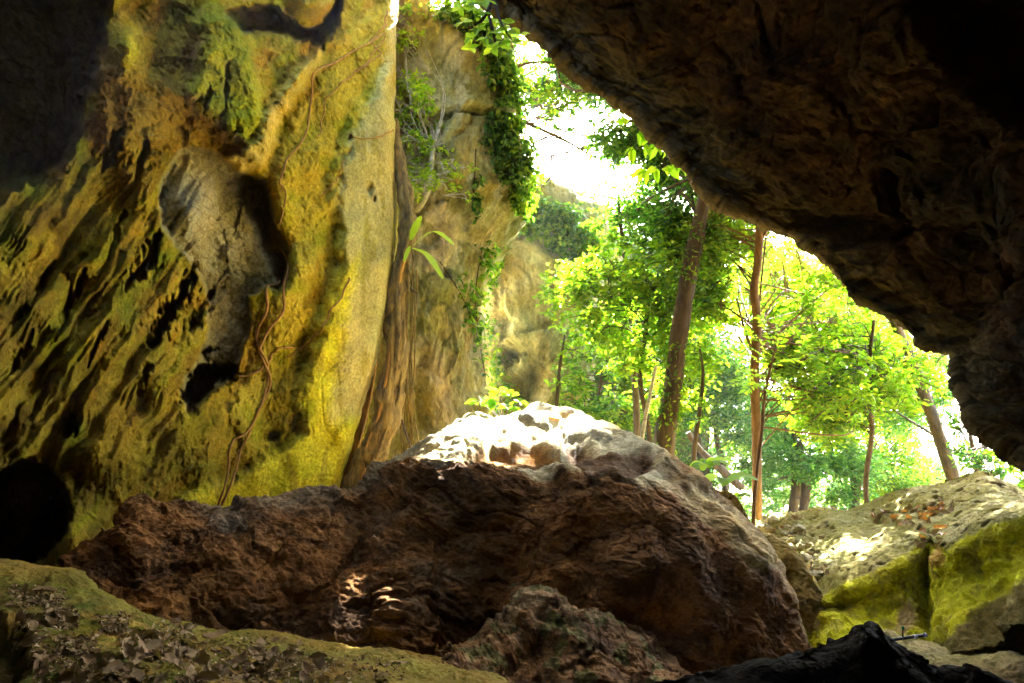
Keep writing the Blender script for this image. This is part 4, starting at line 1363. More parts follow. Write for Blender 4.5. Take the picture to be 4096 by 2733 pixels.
def wall_root(pts, r, label):
    q = []
    K = catmull(np.array([(x, y, 0) for x, y in pts], float), 46)
    for i, (x, y, _) in enumerate(K):
        x += 1.2 * math.sin(i * .8)
        q.append((x, y, depth_wall(x, y)))
    q = np.array(q)
    # roots bridge hollows rather than dive into them
    d = q[:, 2].copy()
    for _ in range(6):
        d = np.minimum(d, np.convolve(np.pad(d, 1, mode='edge'), [.5, 0, .5], mode='valid') + .004)
    W = P(q[:, 0], q[:, 1], d - r * 0.9)
    g = Geo()
    g.tube(W, np.linspace(r, r * .7, len(W)), sides=7, knob=.25)
    o = g.obj("climbing_root", M_root)
    tag(o, label, "root", "brown roots creeping over the left cave wall")


C1 = 0.18085
c1 = lambda L: [(x * C1, y * C1) for x, y in L]
c2 = lambda L: [(x * C1, 250 + y * C1) for x, y in L]
wall_root(c1([(2130, 180), (1980, 270), (1860, 340), (1740, 400), (1720, 520), (1710, 680), (1640, 820), (1580, 900), (1550, 1000), (1575, 1060), (1555, 1240)]), .017, "long thin root descending the pale wall to the arch of the niche")
wall_root(c2([(1550, 0), (1595, 90), (1570, 230), (1560, 340), (1500, 430), (1450, 500), (1440, 560), (1490, 700), (1460, 830), (1400, 960), (1350, 1060), (1330, 1130), (1270, 1300), (1215, 1450)]), .024, "thickest root running from the niche down to the boulder")
wall_root(c2([(1540, 150), (1530, 190), (1480, 210), (1470, 330), (1430, 440), (1430, 540), (1480, 640), (1480, 740), (1430, 880), (1370, 1010), (1290, 1050), (1270, 1100), (1270, 1180), (1230, 1330), (1200, 1450)]), .024, "root with a sharp sideways bend near its foot above the boulder")
wall_root(c2([(1930, 150), (1900, 240), (1820, 350), (1790, 420), (1740, 480), (1640, 560), (1580, 600)]), .014, "fine rootlet slanting over the yellow stone right of the rough crust")
wall_root(c2([(1620, 540), (1560, 540), (1520, 560), (1480, 620), (1410, 680), (1330, 700)]), .02, "short sideways root crossing the two long ones")
wall_root(c1([(2130, 200), (2040, 330), (1960, 400), (1880, 470), (1800, 560), (1780, 680), (1760, 760)]), .012, "hair-thin root slanting left beneath the root tangle at the top")
wall_root(c1([(2140, 60), (2120, 150), (2050, 230), (2100, 300), (1960, 400)]), .016, "wiry root looping near the top edge of the left wall")
wall_root(c1([(2175, 720), (2080, 760), (1980, 765), (1930, 740)]), .012, "thin root crossing level to a dark hole near the wall's edge")
wall_root(c1([(1900, 880), (1880, 960), (1840, 1020), (1770, 1090)]), .010, "thread-like root above the smooth hollow patch")

# ------------------------------------------------------------------ trees beyond
def tree(name, label, base, pathpts, radii, clumps, leafsize, mat, bark, group=None, branches=True, cat="tree", seed=1, sides=14, density=1.0, bsc=1.0):
    rg = np.random.default_rng(seed)
    t = empty(name, Vector(np.asarray(base).tolist()), label, cat, group)
    W = catmull(np.array(pathpts), 60)
    g = Geo()
    g.tube(pathpts, radii, sides=sides, knob=0.14, smooth_n=60, seed=seed)
    if branches:
        for (c, r) in clumps:
            c = np.array(c)
            low = W[W[:, 2] < c[2] + 0.2]
            cand = low if len(low) > 3 else W
            i = int(np.argmin(np.linalg.norm(cand - c, axis=1) + rg.uniform(0, .8, len(cand))))
            s = cand[i]
            if np.linalg.norm(s - c) > 9:
                continue
            m = (s + c) / 2 + rg.normal(size=3) * .15 * np.linalg.norm(c - s) + np.array([0, 0, .12 * np.linalg.norm(c - s)])
            rr_ = (0.010 + 0.004 * np.linalg.norm(c - s)) * bsc
            g.tube([s, m, c, c + (c - m) * .35], [rr_ * 1.5, rr_, rr_ * .55, .006], sides=5, smooth_n=14)
            for j in range(5):
                e_ = c + unit(rg.normal(size=3)) * r * .8
                g.tube([c * .4 + m * .6, (c + e_) / 2 + rg.normal(size=3) * .05, e_], [rr_ * .5, .012, .005], sides=4, smooth_n=7)
    g.obj("trunk", bark, t)
    gl = Geo()
    for (c, r) in clumps:
        n = int(density * 150 * (r / 0.5) ** 2)
        V, Q = spray(c, r, n, leafsize, rg=rg)
        gl.add(V, Q)
    if clumps:
        gl.obj("crown", mat, t, smooth=False)
    return t


SUNLIT = [(430, 500, 8.3), (480, 430, 9.8), (570, 422, 10.2), (400, 490, 8.7), (380, 540, 7.6), (405, 590, 6.8), (540, 430, 9.5), (500, 430, 9.5), (785, 545, 10.3), (805, 560, 9.6), (600, 425, 10)]


def in_sun_gap(p, r):
    for s_ in SUNLIT:
        v = p - P(*s_)
        t = v @ np.array(SDIR)
        if t > 0 and np.linalg.norm(v - t * np.array(SDIR)) < r * .75:
            return True
    return False


def region_clumps(poly, d0, d1, n, r0, r1, seed, reject=None):
    rg = np.random.default_rng(seed)
    xs = [p[0] for p in poly]
    ys = [p[1] for p in poly]
    out = []
    tries = 0
    while len(out) < n and tries < n * 60:
        tries += 1
        x, y = rg.uniform(min(xs), max(xs)), rg.uniform(min(ys), max(ys))
        if sdf(np.array([x]), np.array([y]), poly)[0] < 0:
            continue
        if reject is not None and sdf(np.array([x]), np.array([y]), reject)[0] > 0:
            continue
        d = rg.uniform(d0, d1)
        p_, r_ = P(x, y, d), rg.uniform(r0, r1)
        if not in_sun_gap(p_, r_):
            out.append((p_, r_))
    return out


# trunk A: big dark leaning trunk
pA = [P(x, y, 15.2) for x, y in [(663, 520), (664, 445), (671, 400), (679, 340), (687, 285), (697, 235), (706, 190), (712, 130), (716, 60)]]
clA = region_clumps([(612, 118), (640, 105), (700, 150), (740, 200), (700, 240), (650, 250), (618, 235), (605, 180)], 16, 20, 34, .55, 1.0, 3)
clA += region_clumps([(620, -60), (760, -60), (820, 80), (760, 150), (680, 100)], 17, 22, 34, .7, 1.1, 4)  # unseen upper crown, thickened to block sun from the near rocks
clA += region_clumps([(545, -110), (640, -110), (680, 60), (665, 122), (600, 84), (555, 50)], 17, 21, 75, .6, 1.0, 6)  # clumps hidden by the roof, added to keep sun off near rocks
tree("forest_tree", "stout dark trunk leaning right with a dense crown against the bright gap of sky", P(663, 520, 15.2), pA, [.30, .24, .21, .195, .185, .17, .15, .12, .08], clA, .17, M_leafD, M_bark, "trees beyond the cave mouth", seed=5, density=1.1)
# creeper leaves climbing that trunk are a plant of their own
cr = Geo()
rg = np.random.default_rng(77)
WA = catmull(np.array(pA), 200)
k = rg.choice(np.concatenate([np.arange(5, 60), np.arange(40, 75), np.arange(100, 130)]), 900)
C_ = WA[k] + unit(rg.normal(size=(900, 3)) * np.array([1, .8, .2])) * (0.21 + .10 * rg.random((900, 1)))
V, Q = leaves(C_, unit(rg.normal(size=(900, 3)) + np.array([0, -.6, .5])), unit(rg.normal(size=(900, 3)) - np.array([0, 0, .8])), .11 * rg.uniform(.7, 1.3, 900))
cr.add(V, Q)
tag(cr.obj("creeper", M_leafG, smooth=False), "leafy creeper wrapping the stout dark leaning trunk", "creeper")

# mid tree with yellow-green leaves left of trunk A
clM = region_clumps([(560, 262), (590, 255), (620, 240), (650, 255), (700, 260), (705, 330), (690, 400), (650, 420), (610, 370), (575, 330), (548, 305)], 15.5, 18.5, 62, .4, .8, 8)
tree("forest_tree", "yellow-green leafy tree spreading left in front of the second cliff", P(648, 520, 16.5), [P(648, 520, 16.5), P(650, 440, 16.5), P(640, 380, 16.5), P(646, 330, 16.5), P(650, 295, 16.5), P(672, 270, 16.5)], [.07, .065, .06, .055, .04, .03], clM, .17, M_leafY, M_bark, "trees beyond the cave mouth", seed=9, density=.75, bsc=.7)
# mid-upper tree behind, right of A up to roof edge
clR = region_clumps([(690, 190), (720, 205), (770, 235), (820, 270), (850, 300), (890, 330), (880, 400), (820, 420), (760, 330), (700, 320), (680, 260)], 15.5, 19, 84, .45, .9, 12)
tB = [P(757, 530, 14.5), P(757, 480, 14.5), P(756, 420, 14.5), P(755, 360, 14.5), P(757, 320, 14.5), P(754, 290, 14.5), P(758, 260, 14.5), P(760, 210, 14.5), P(762, 150, 14.5)]
tree("forest_tree", "slim straight reddish-brown trunk rising behind the sapling right of the boulder", P(757, 530, 14.5), tB, [.11, .098, .094, .09, .088, .094, .088, .08, .06], clR + region_clumps([(735, 40), (900, 60), (940, 240), (860, 250), (800, 215), (745, 190)], 16, 20, 60, .6, 1.0, 15), .16, M_leafY, M_barkR, "trees beyond the cave mouth", seed=13, density=.95, bsc=.6)  # second clump set is unseen canopy, added to shade the ledge
# right yellow-green mass
clS = region_clumps([(790, 330), (860, 330), (920, 350), (925, 400), (880, 420), (820, 440), (790, 400), (770, 370)], 13.5, 17, 50, .4, .75, 21)
tree("forest_tree", "thin tree bearing a broad lime green canopy below the roof edge", P(868, 530, 16), [P(868, 530, 16), P(866, 480, 16), P(872, 430, 15.6), P(868, 380, 15.4), P(874, 320, 15)], [.07, .06, .055, .05, .03], clS, .15, M_leafY, M_bark, "trees beyond the cave mouth", seed=23, density=.8, bsc=.7)
clN = region_clumps([(585, 330), (610, 310), (640, 330), (650, 400), (620, 430), (580, 430), (560, 395)], 19.5, 23, 34, .4, .75, 131)
tree("forest_tree", "low bright bush spilling past the foot of the second cliff", P(600, 520, 21), [P(600, 520, 21), P(602, 460, 21), P(598, 410, 21), P(605, 350, 21)], [.1, .08, .06, .03], clN, .2, M_leafG, M_bark, "trees beyond the cave mouth", seed=132, density=.6)
clO = [(P(x, y, 19 + .5 * math.sin(x)), .5) for x, y in [(612, 185), (628, 200), (604, 205), (622, 222), (640, 212), (616, 240), (636, 236), (596, 222), (640, 190)]]
tree("forest_tree", "airy treetop left of the leaning trunk against the white sky", P(640, 520, 19), [P(640, 520, 19), P(636, 400, 19), P(630, 300, 19), P(620, 220, 19), P(618, 190, 19)], [.12, .1, .08, .05, .02], clO, .15, M_leafG, M_bark, "trees beyond the cave mouth", seed=133, density=.5, bsc=.6)
# trunk D leaning left on the right
clD = region_clumps([(880, 300), (930, 340), (950, 380), (930, 420), (890, 400)], 18, 21, 16, .4, .7, 31)
tree("forest_tree", "grey trunk leaning left against the white sky above the ledge", P(960, 515, 17), [P(960, 515, 17), P(953, 478, 17), P(940, 440, 17), P(928, 405, 17), P(915, 370, 17), P(900, 335, 17), P(880, 280, 17)], [.18, .16, .15, .14, .135, .13, .11], clD, .15, M_leafG, M_bark, "trees beyond the cave mouth", seed=32, density=.8)
# far right sparse tree
clE = region_clumps([(945, 400), (975, 410), (1000, 440), (1015, 470), (990, 490), (965, 470), (950, 440)], 14, 17, 12, .3, .5, 41)
clE += region_clumps([(940, 340), (955, 360), (960, 400), (945, 400)], 15, 17, 4, .3, .45, 42)
tree("forest_tree", "thin dark sparse tree against the white sky at the far right", P(980, 520, 15.5), [P(980, 520, 15.5), P(976, 470, 15.5), P(968, 420, 15.5), P(962, 380, 15.5), P(955, 330, 15.5)], [.05, .045, .04, .035, .025], clE, .16, M_leafD, M_bark, "trees beyond the cave mouth", seed=43, density=.8)
clF = region_clumps([(1000, 445), (1060, 460), (1080, 500), (1040, 510), (1010, 490)], 12, 14, 12, .35, .6, 45)
tree("forest_tree", "low dark green tree peering over the right end of the ledge", P(1040, 530, 13), [P(1040, 530, 13), P(1042, 490, 13), P(1050, 440, 13)], [.06, .05, .03], clF, .15, M_leafG, M_bark, "trees beyond the cave mouth", seed=46)
# background trees, bluish small leaves with sky between
for k, (bx, poly, dd_, nn, lab) in enumerate([
    (700, [(655, 330), (700, 320), (750, 350), (750, 480), (700, 500), (640, 420)], 27, 46, "far dark green tree filling the gap between the leaning trunk and the slim trunk"),
    (800, [(755, 400), (800, 380), (850, 420), (870, 470), (850, 505), (765, 500)], 26, 36, "far tree with small leaves directly right of the slim trunk, sky glinting through it"),
    (872, [(840, 410), (890, 400), (930, 420), (920, 460), (960, 500), (880, 500), (850, 470)], 28, 38, "far rounded tree over the middle of the ledge"),
    (850, [(850, 320), (880, 300), (940, 345), (940, 420), (890, 420), (860, 380)], 24, 22, "far pale tree glimpsed under the lowest stretch of roof edge")]):
    cl = region_clumps(poly, dd_ - 3, dd_ + 3, nn, .6, 1.15, 60 + k)
    tree("background_tree", lab, P(bx, 528, dd_), [P(bx, 528, dd_), P(bx + 6, 480, dd_), P(bx - 4, 430, dd_), P(bx + 2, 360, dd_)], [.2, .17, .14, .06], cl, .17, [M_leafD, M_leafB, M_leafG, M_leafB][k], M_bark, "small-leaved trees in the far background", seed=70 + k, density=.9, bsc=.7)
for k, (bx, poly, dd_, nn, lab) in enumerate([
    (720, [(640, 300), (700, 250), (770, 270), (800, 330), (780, 420), (720, 470), (650, 440)], 33, 75, "far pale yellow-green tree seen through the gap between the leaning trunk and the slim trunk"),
    (830, [(700, 440), (770, 420), (860, 440), (960, 470), (980, 505), (700, 515)], 36, 70, "low far thicket closing the view under the canopy behind the ledge"),
    (790, [(740, 240), (800, 250), (870, 300), (900, 350), (840, 390), (760, 350)], 27, 60, "tall far tree whose top shows just under the roof edge right of the slim trunk")]):
    cl = region_clumps(poly, dd_ - 3, dd_ + 3, nn, .8, 1.4, 260 + k)
    tree("background_tree", lab, P(bx, 528, dd_), [P(bx, 528, dd_), P(bx + 6, 480, dd_), P(bx - 4, 430, dd_), P(bx + 2, 360, dd_)], [.2, .17, .14, .06], cl, .2, [M_leafY, M_leafB, M_leafY][k], M_bark, "small-leaved trees in the far background", seed=270 + k, density=.55, bsc=.6)
# tree behind the pillar reaching into the sky gap
clG = region_clumps([(480, -40), (520, 20), (560, 50), (600, 80), (580, 110), (545, 100), (530, 150), (545, 190), (515, 200), (505, 60)], 18, 21, 48, .35, .65, 80)
clG += [(P(x, y, 18), .28) for x, y in [(575, 125), (560, 132), (590, 138), (548, 120), (600, 146), (612, 88), (596, 76), (580, 70)]]
tG = tree("cliff_top_tree", "pale leafy tree behind the tall pillar, reaching into the white sky", P(480, 260, 20.8), [P(480, 260, 20.8), P(488, 170, 20.6), P(495, 90, 20), P(520, 20, 19.8), P(520, -60, 20)], [.16, .15, .12, .1, .05], clG, .15, M_leafG, M_bark, seed=81, density=.55)
g = Geo()
g.tube([P(503, 112, 18.5), P(520, 120, 18), P(545, 131, 18), P(570, 143, 18), P(592, 156, 18), P(600, 158, 18)], [.07, .055, .045, .035, .02, .01], sides=7, smooth_n=30)
g.tube([P(500, 74, 18.5), P(518, 66, 18), P(540, 62, 18), P(570, 65, 18)], [.05, .045, .03, .02], sides=7, smooth_n=24)
g.obj("branch", M_bark, tG)
# tree on the second cliff's brow
clH = region_clumps([(565, 195), (590, 190), (600, 205), (580, 215)], 22, 24, 5, .3, .5, 90)
tree("cliff_top_tree", "small tree with a rusty trunk on the brow of the second cliff", P(597, 245, 23), [P(599, 245, 23), P(598, 225, 23), P(595, 205, 23)], [.25, .2, .1], clH, .15, M_leafG, M_barkR, seed=91)

# sapling right of the slim trunk
sp = [P(753, 530, 11.6), P(754, 505, 11.6), P(757, 470, 11.6), P(762, 430, 11.6), P(764, 400, 11.6), P(770, 370, 11.5), P(776, 345, 11.4)]
sap = tree("sapling", "slender orange-brown sapling with feathery compound leaves beside the slim trunk", P(753, 530, 11.6), sp, [.035, .033, .032, .028, .024, .018, .01], [], .12, M_leafL, M_barkR, seed=101, sides=8)
g = Geo()
gl = Geo()
rg = np.random.default_rng(102)


def frond(g, gl, a, b, droop, n, size, r=.006):
    a, b = np.array(a), np.array(b)
    m = (a + b) / 2 + np.array([0, 0, droop])
    K = catmull(np.array([a, m, b]), 12)
    g.tube(K, np.linspace(r, r * .4, 12), sides=4)
    T = unit(np.gradient(K, axis=0))
    idx = np.linspace(2, 11, n)
    for s_ in (-1, 1):
        i = idx.astype(int)
        side = unit(np.cross(T[i], np.array([0, -.5, 1.0]))) * s_
        Nn = unit(np.cross(side, T[i]) * s_ + rg.normal(size=(n, 3)) * .25)
        Nn = np.where(Nn[:, 2:3] < 0, -Nn, Nn)
        C_ = K[i] + T[i] * (idx - i)[:, None] * .05
        V, Q = leaves(C_, Nn, side + T[i] * .5, size * rg.uniform(.8, 1.1, n), wid=.4)
        gl.add(V, Q)


for (x0, y0, x1, y1) in [(770, 372, 735, 352), (768, 380, 738, 372), (772, 360, 745, 330), (774, 350, 760, 318), (768, 385, 745, 392), (775, 352, 795, 330), (772, 368, 800, 362), (770, 376, 790, 392), (776, 345, 782, 318), (766, 392, 786, 408), (771, 364, 728, 340), (769, 378, 732, 385)]:
    frond(g, gl, P(x0, y0, 11.4), P(x1, y1, 11.4 + rg.uniform(-.5, .3)), .08, 9, .13)
g.obj("twig", M_barkR, sap)
gl.obj("crown", M_leafL, sap, smooth=False)

# pale stick-like stem and thin dark stems
tree("sapling", "bare pale stick-like stem leaning right just above the boulder's crown", P(640, 470, 14), [P(638, 470, 14), P(644, 425, 14), P(650, 395, 14), P(656, 366, 14)], [.05, .045, .04, .03], [], .1, M_leafG, M_barkP, seed=110, sides=8)
tree("sapling", "thin dark crooked stem between the leaning trunk and the slim trunk", P(693, 520, 16), [P(693, 520, 16), P(694, 455, 16), P(699, 415, 16), P(703, 375, 16), P(698, 340, 16)], [.07, .06, .05, .04, .02], [(P(700, 420, 16), .4), (P(705, 400, 16), .4)], .14, M_leafG, M_bark, seed=111, sides=8)
tree("sapling", "thin mossy stem standing before the hollow of the second cliff", P(553, 440, 17), [P(553, 440, 17), P(557, 400, 17), P(560, 365, 17), P(565, 335, 17)], [.06, .05, .045, .02], [(P(572, 350, 17), .35), (P(560, 385, 17), .25)], .14, M_leafY, M_bark, seed=112, sides=8)
# a fallen bough in the background
tree("bough", "long pale bough slanting down behind the slim trunk", P(730, 480, 20), [P(742, 488, 20), P(722, 470, 20), P(700, 450, 20), P(688, 432, 20)], [.12, .12, .10, .08], [], .1, M_leafG, M_bark, cat="branch", seed=113, branches=False, sides=8)

# shrub with white bent trunk on the tall pillar
shr = region_clumps([(398, 60), (420, 75), (430, 110), (425, 140), (415, 160), (398, 140)], 13.6, 14.4, 16, .25, .45, 120)
shr += region_clumps([(396, 0), (412, 20), (415, 60), (398, 60)], 13.8, 14.5, 6, .25, .4, 121)
shr += region_clumps([(404, 160), (430, 165), (436, 190), (412, 195)], 13.6, 14.2, 7, .2, .35, 122)
shr += region_clumps([(425, 135), (450, 145), (470, 180), (455, 200), (440, 170)], 13.7, 14.3, 8, .2, .33, 123)
tree("cliff_shrub", "bright lime shrub with a bent white trunk growing from the tall pillar", P(417, 208, 14.2), [P(417, 209, 14.4), P(424, 200, 14.1), P(429, 185, 14.0), P(431, 165, 14.0), P(433, 148, 14.0)], [.07, .06, .06, .055, .05], shr, .12, M_leafL, M_barkP, seed=124, density=1.0, bsc=.5, cat="shrub")

# large-leaved branch at the top of the opening
fb = empty("fig_branch", PV(488, 8, 7.6), "branch of big glossy oval leaves hanging into the top of the opening", "branch")
g = Geo()
br = [[P(500, -30, 7.6), P(492, 0, 7.6), P(481, 22, 7.5), P(472, 32, 7.5)], [P(490, 8, 7.6), P(482, 20, 7.5), P(470, 28, 7.5), P(460, 30, 7.5)], [P(495, -5, 7.6), P(498, 15, 7.5), P(505, 30, 7.4), P(512, 40, 7.4)], [P(488, 10, 7.6), P(492, 28, 7.4), P(495, 42, 7.4)], [P(500, -20, 7.7), P(480, -8, 7.6), P(465, 2, 7.6)]]
for b_ in br:
    g.tube(b_, [.02, .016, .012, .006][:len(b_)], sides=6, smooth_n=20)
g.obj("twig", M_bark, fb)
rg = np.random.default_rng(130)
gl = Geo()
for (cx_, cy_) in [(460, 8), (468, 2), (463, 22), (478, 28), (470, 38), (485, 38), (497, 34), (508, 30), (512, 42), (503, 22), (490, 22), (520, 34), (482, 12), (475, 5), (492, 48), (470, 48), (500, 46), (486, 0)]:
    c_ = P(cx_, cy_, 7.45 + rg.uniform(-.25, .25))
    n_ = 4
    ang = rg.uniform(0, 6.28) + np.arange(n_) * 6.28 / n_ + rg.normal(size=n_) * .3
    T = np.cos(ang)[:, None] * CX + np.sin(ang)[:, None] * CU + rg.normal(size=(n_, 3)) * .25
    Nn = unit(-CF + CU * .7 + rg.normal(size=(n_, 3)) * .35)
    V, Q = leaves(np.repeat(c_[None], n_, 0), Nn, unit(T), .125 * rg.uniform(.8, 1.2, n_), wid=.62, fold=.06)
    gl.add(V, Q)
gl.obj("foliage", M_leafL, fb, smooth=False)

# large leaves under the roof edge
fb = empty("leafy_branch", PV(655, 150, 11), "drooping twig of long yellow-green leaves close under the roof edge", "branch")
g = Geo()
gl = Geo()
for (x0, y0, x1, y1) in [(672, 118, 628, 122), (680, 140, 632, 150), (690, 165, 645, 172), (675, 125, 640, 134)]:
    g.tube([P(x0, y0 - 10, 11), P((x0 + x1) / 2, (y0 + y1) / 2 - 4, 11), P(x1, y1, 11)], [.02, .014, .006], sides=5, smooth_n=14)
    for j in range(5):
        f_ = j / 4
        c_ = P(x0 + (x1 - x0) * f_, y0 + (y1 - y0) * f_ - 3, 11)
        n_ = 3
        T = unit(np.array([0, 0, -1.0]) + rg.normal(size=(n_, 3)) * .5)
        V, Q = leaves(np.repeat(c_[None], n_, 0), unit(-CF + rg.normal(size=(n_, 3)) * .5), T, .26 * rg.uniform(.7, 1.2, n_), wid=.42)
        gl.add(V, Q)
g.obj("twig", M_bark, fb)
gl.obj("foliage", M_leafL, fb, smooth=False)


# ------------------------------------------------------------------ ivy and creepers on the cliffs
def ivy(label, o, poly, n, size, mat, seed, stems=(), cat="ivy", lift=.06, thick=.12):
    rg = np.random.default_rng(seed)
    xs = [p[0] for p in poly]
    ys = [p[1] for p in poly]
    C_, N_ = [], []
    tries = 0
    while len(C_) < n and tries < n * 8:
        m = 4000
        tries += m
        X = rg.uniform(min(xs), max(xs), m)
        Y = rg.uniform(min(ys), max(ys), m)
        dn = sdf(X, Y, poly) / 6 + .9 * fbm(np.stack([X / 14, Y / 14, X * 0 + seed], -1), 3)
        for x, y, k_ in zip(X, Y, dn):
            if k_ < rg.uniform(-.5, .6):
                continue
            h, nn = hit(x, y, o)
            if h is None:
                continue
            if (nn.dot(h - Vector(CC.tolist()))) > 0:
                nn = -nn
            C_.append(h + nn * rg.uniform(lift, lift + thick))
            N_.append(nn)
            if len(C_) >= n:
                break
    C_ = np.array(C_)
    N_ = np.array(N_)
    n = len(C_)
    Nn = unit(N_ * .5 + np.array([0, 0, .7]) + rg.normal(size=(n, 3)) * .45)
    T = unit(np.array([0, 0, -1.0]) + N_ * .4 + rg.normal(size=(n, 3)) * .5)
    V, Q = leaves(C_, Nn, T, size * rg.uniform(.6, 1.3, n), wid=.62)
    root = empty("ivy", Vector(C_[np.argmin(C_[:, 2])].tolist()), label, cat)
    g = Geo()
    g.add(V, Q)
    g.obj("foliage", mat, root, smooth=False)
    if stems:
        g = Geo()
        for s_ in stems:
            q = []
            for (x, y, _) in catmull(np.array([(a, b, 0) for a, b in s_], float), 30):
                h, nn = hit(x, y, o)
                if h is not None:
                    q.append(np.array(h) + np.array([0, -.04, 0]))
            if len(q) > 3:
                g.tube(q, [.014] * len(q), sides=4)
        if g.V:
            g.obj("stem", M_bark, root)
    return root


ivy("thick curtain of glossy ivy down the right edge of the tall pillar", cliff2, [(478, 30), (500, 45), (508, 80), (520, 120), (532, 185), (520, 215), (512, 205), (506, 170), (500, 140), (496, 110), (490, 80)], 3000, .15, M_leafG, 140, thick=.35)
ivy("sparse ivy trailing over the shaded brow of the tall pillar", cliff2, [(486, 105), (505, 105), (515, 150), (518, 195), (505, 185), (492, 160), (478, 125)], 420, .14, M_leafD, 141)
ivy("strand of ivy dangling down the middle of the tall pillar", cliff2, [(470, 170), (480, 175), (478, 215), (470, 212)], 60, .15, M_leafD, 142, stems=[[(476, 150), (474, 190), (472, 212)]])
ivy("trailing ivy strands down the waist of the tall pillar", cliff2, [(478, 240), (498, 240), (492, 262), (488, 300), (490, 350), (492, 380), (480, 370), (466, 330), (458, 290), (452, 275), (470, 280), (480, 290)], 330, .15, M_leafG, 143, stems=[[(482, 250), (476, 290), (478, 330), (486, 380)], [(440, 262), (455, 285), (468, 310), (480, 345)]])
ivy("green plants on the rocky top of the tall pillar", cliff2, [(430, -30), (470, -30), (480, 10), (495, 40), (470, 40), (455, 25), (440, 15)], 1100, .14, M_leafG, 144, thick=.5)
ivy("bushy ivy cap along the brow of the second cliff", cliff3, [(500, 200), (530, 200), (560, 208), (590, 225), (606, 250), (590, 258), (560, 240), (545, 240), (520, 232), (505, 232)], 3600, .17, M_leafG, 145, thick=.6)
ivy("dark ivy under the brow of the second cliff", cliff3, [(550, 235), (590, 245), (605, 262), (590, 285), (565, 262), (545, 250)], 700, .16, M_leafD, 146, thick=.3)
ivy("ivy in the shady cleft between the two cliffs", cliff3, [(488, 240), (505, 245), (500, 270), (492, 300), (498, 350), (510, 390), (520, 410), (495, 420), (490, 330)], 800, .16, M_leafG, 147, thick=.3)
ivy("blue-green creeper covering the far rock face", cliff4, [(560, 262), (640, 255), (690, 268), (705, 330), (700, 440), (560, 440), (545, 350)], 9000, .2, M_leafB, 148, thick=.5)


# ------------------------------------------------------------------ broad-leaved plants
def strap_leaf(g, a, tip, width, droop, n=12, fold=.15):
    a, tip = np.array(a), np.array(tip)
    m = (a + tip) / 2 + np.array([0, 0, droop])
    K = catmull(np.array([a, m, tip]), n)
    T = unit(np.gradient(K, axis=0))
    side = unit(np.cross(T, np.array([0.1, -.5, .9])))
    nn = unit(np.cross(side, T))
    t = np.linspace(0, 1, n)
    wd = width * np.sin(np.pi * np.clip(t * .93 + .05, 0, 1)) ** .7
    wd = wd * (1 + .08 * np.sin(t * 23))
    L_ = K - side * wd[:, None] + nn * wd[:, None] * fold
    R_ = K + side * wd[:, None] + nn * wd[:, None] * fold
    V = np.stack([L_, K, R_], 1).reshape(-1, 3)
    g.add(V, grid_faces(n, 3))


fern = empty("birds_nest_fern", PV(413, 245, 12.2), "bird's nest fern of a few long bright straps growing on the fig trunk", "fern")
for (x0, y0, x1, y1, w_, dr) in [(413, 246, 454, 245, .095, .26), (412, 248, 443, 279, .09, .14), (411, 240, 421, 216, .085, .02), (410, 246, 404, 262, .04, .02)]:
    g = Geo()
    strap_leaf(g, P(x0, y0, 12.2), P(x1, y1, 11.9), w_, dr)
    g.obj("frond", M_leafL, fern)

# shrub behind the boulder's crown
pl = empty("leafy_plant", PV(500, 425, 11.4), "low leafy plant peeping over the top of the boulder", "plant")
g = Geo()
gl = Geo()
rg = np.random.default_rng(150)
for (x, y) in [(490, 398), (500, 392), (512, 396), (520, 402), (498, 404), (508, 408), (530, 406), (484, 404), (478, 402)]:
    g.tube([P(504, 425, 11.4), P((504 + x) / 2, (425 + y) / 2 - 3, 11.3), P(x, y, 11.2)], [.012, .008, .005], sides=4, smooth_n=9)
    n_ = 4
    V, Q = leaves(np.repeat(P(x, y, 11.2)[None], n_, 0), unit(np.array([0, -.5, 1]) + rg.normal(size=(n_, 3)) * .4), unit(rg.normal(size=(n_, 3)) * np.array([1, .6, .5])), .24 * rg.uniform(.7, 1.1, n_), wid=.6)
    gl.add(V, Q)
g.obj("stem", M_bark, pl)
gl.obj("foliage", M_leafY, pl, smooth=False)

for k, (x, y, d, s, lab) in enumerate([(708, 468, 10.6, .34, "broad-leaved plant at the boulder's right shoulder with a rosette of leaves"), (724, 484, 10.2, .42, "plant with one very large round leaf beside the boulder's right shoulder"), (736, 500, 11.2, .26, "low green plant at the foot of the slim trunk")]):
    pl = empty("leafy_plant", PV(x + 4, y + 22, d), lab, "plant", "broad-leaved plants beside the boulder")
    g = Geo()
    g.tube([P(x + 4, y + 22, d), P(x + 2, y + 8, d), P(x, y, d)], [.02, .015, .01], sides=5, smooth_n=8)
    g.obj("stem", M_bark, pl)
    for j in range([8, 3, 7][k]):
        a_ = j * 6.28 / [8, 3, 7][k] + .3
        g = Geo()
        strap_leaf(g, P(x, y, d), P(x, y, d) + s * np.array([math.cos(a_), -.3 + .4 * math.sin(a_), .25 * math.sin(a_ * 1.3)]) * (1.0 if k != 1 or j else 1.2), s * .22, s * .25)
        g.obj("leaf", M_leafL if j % 2 else M_leafG, pl)

# twigs lying against the cliff foot near the trunk
for (pp, lab) in [([P(411, 288, 12.2), P(413, 291, 12.0), P(417, 293, 11.8)], "short broken twig sticking out of the fig trunk"),
                  ([P(402, 420, 12.0), P(408, 440, 11.8), P(417, 460, 11.6)], "thin bare root slanting down to the boulder beside the fig trunk")]:
    g = Geo()
    g.tube(pp, [.02, .016, .01], sides=6, smooth_n=12)
    tag(g.obj("twig", M_bark), lab, "twig")


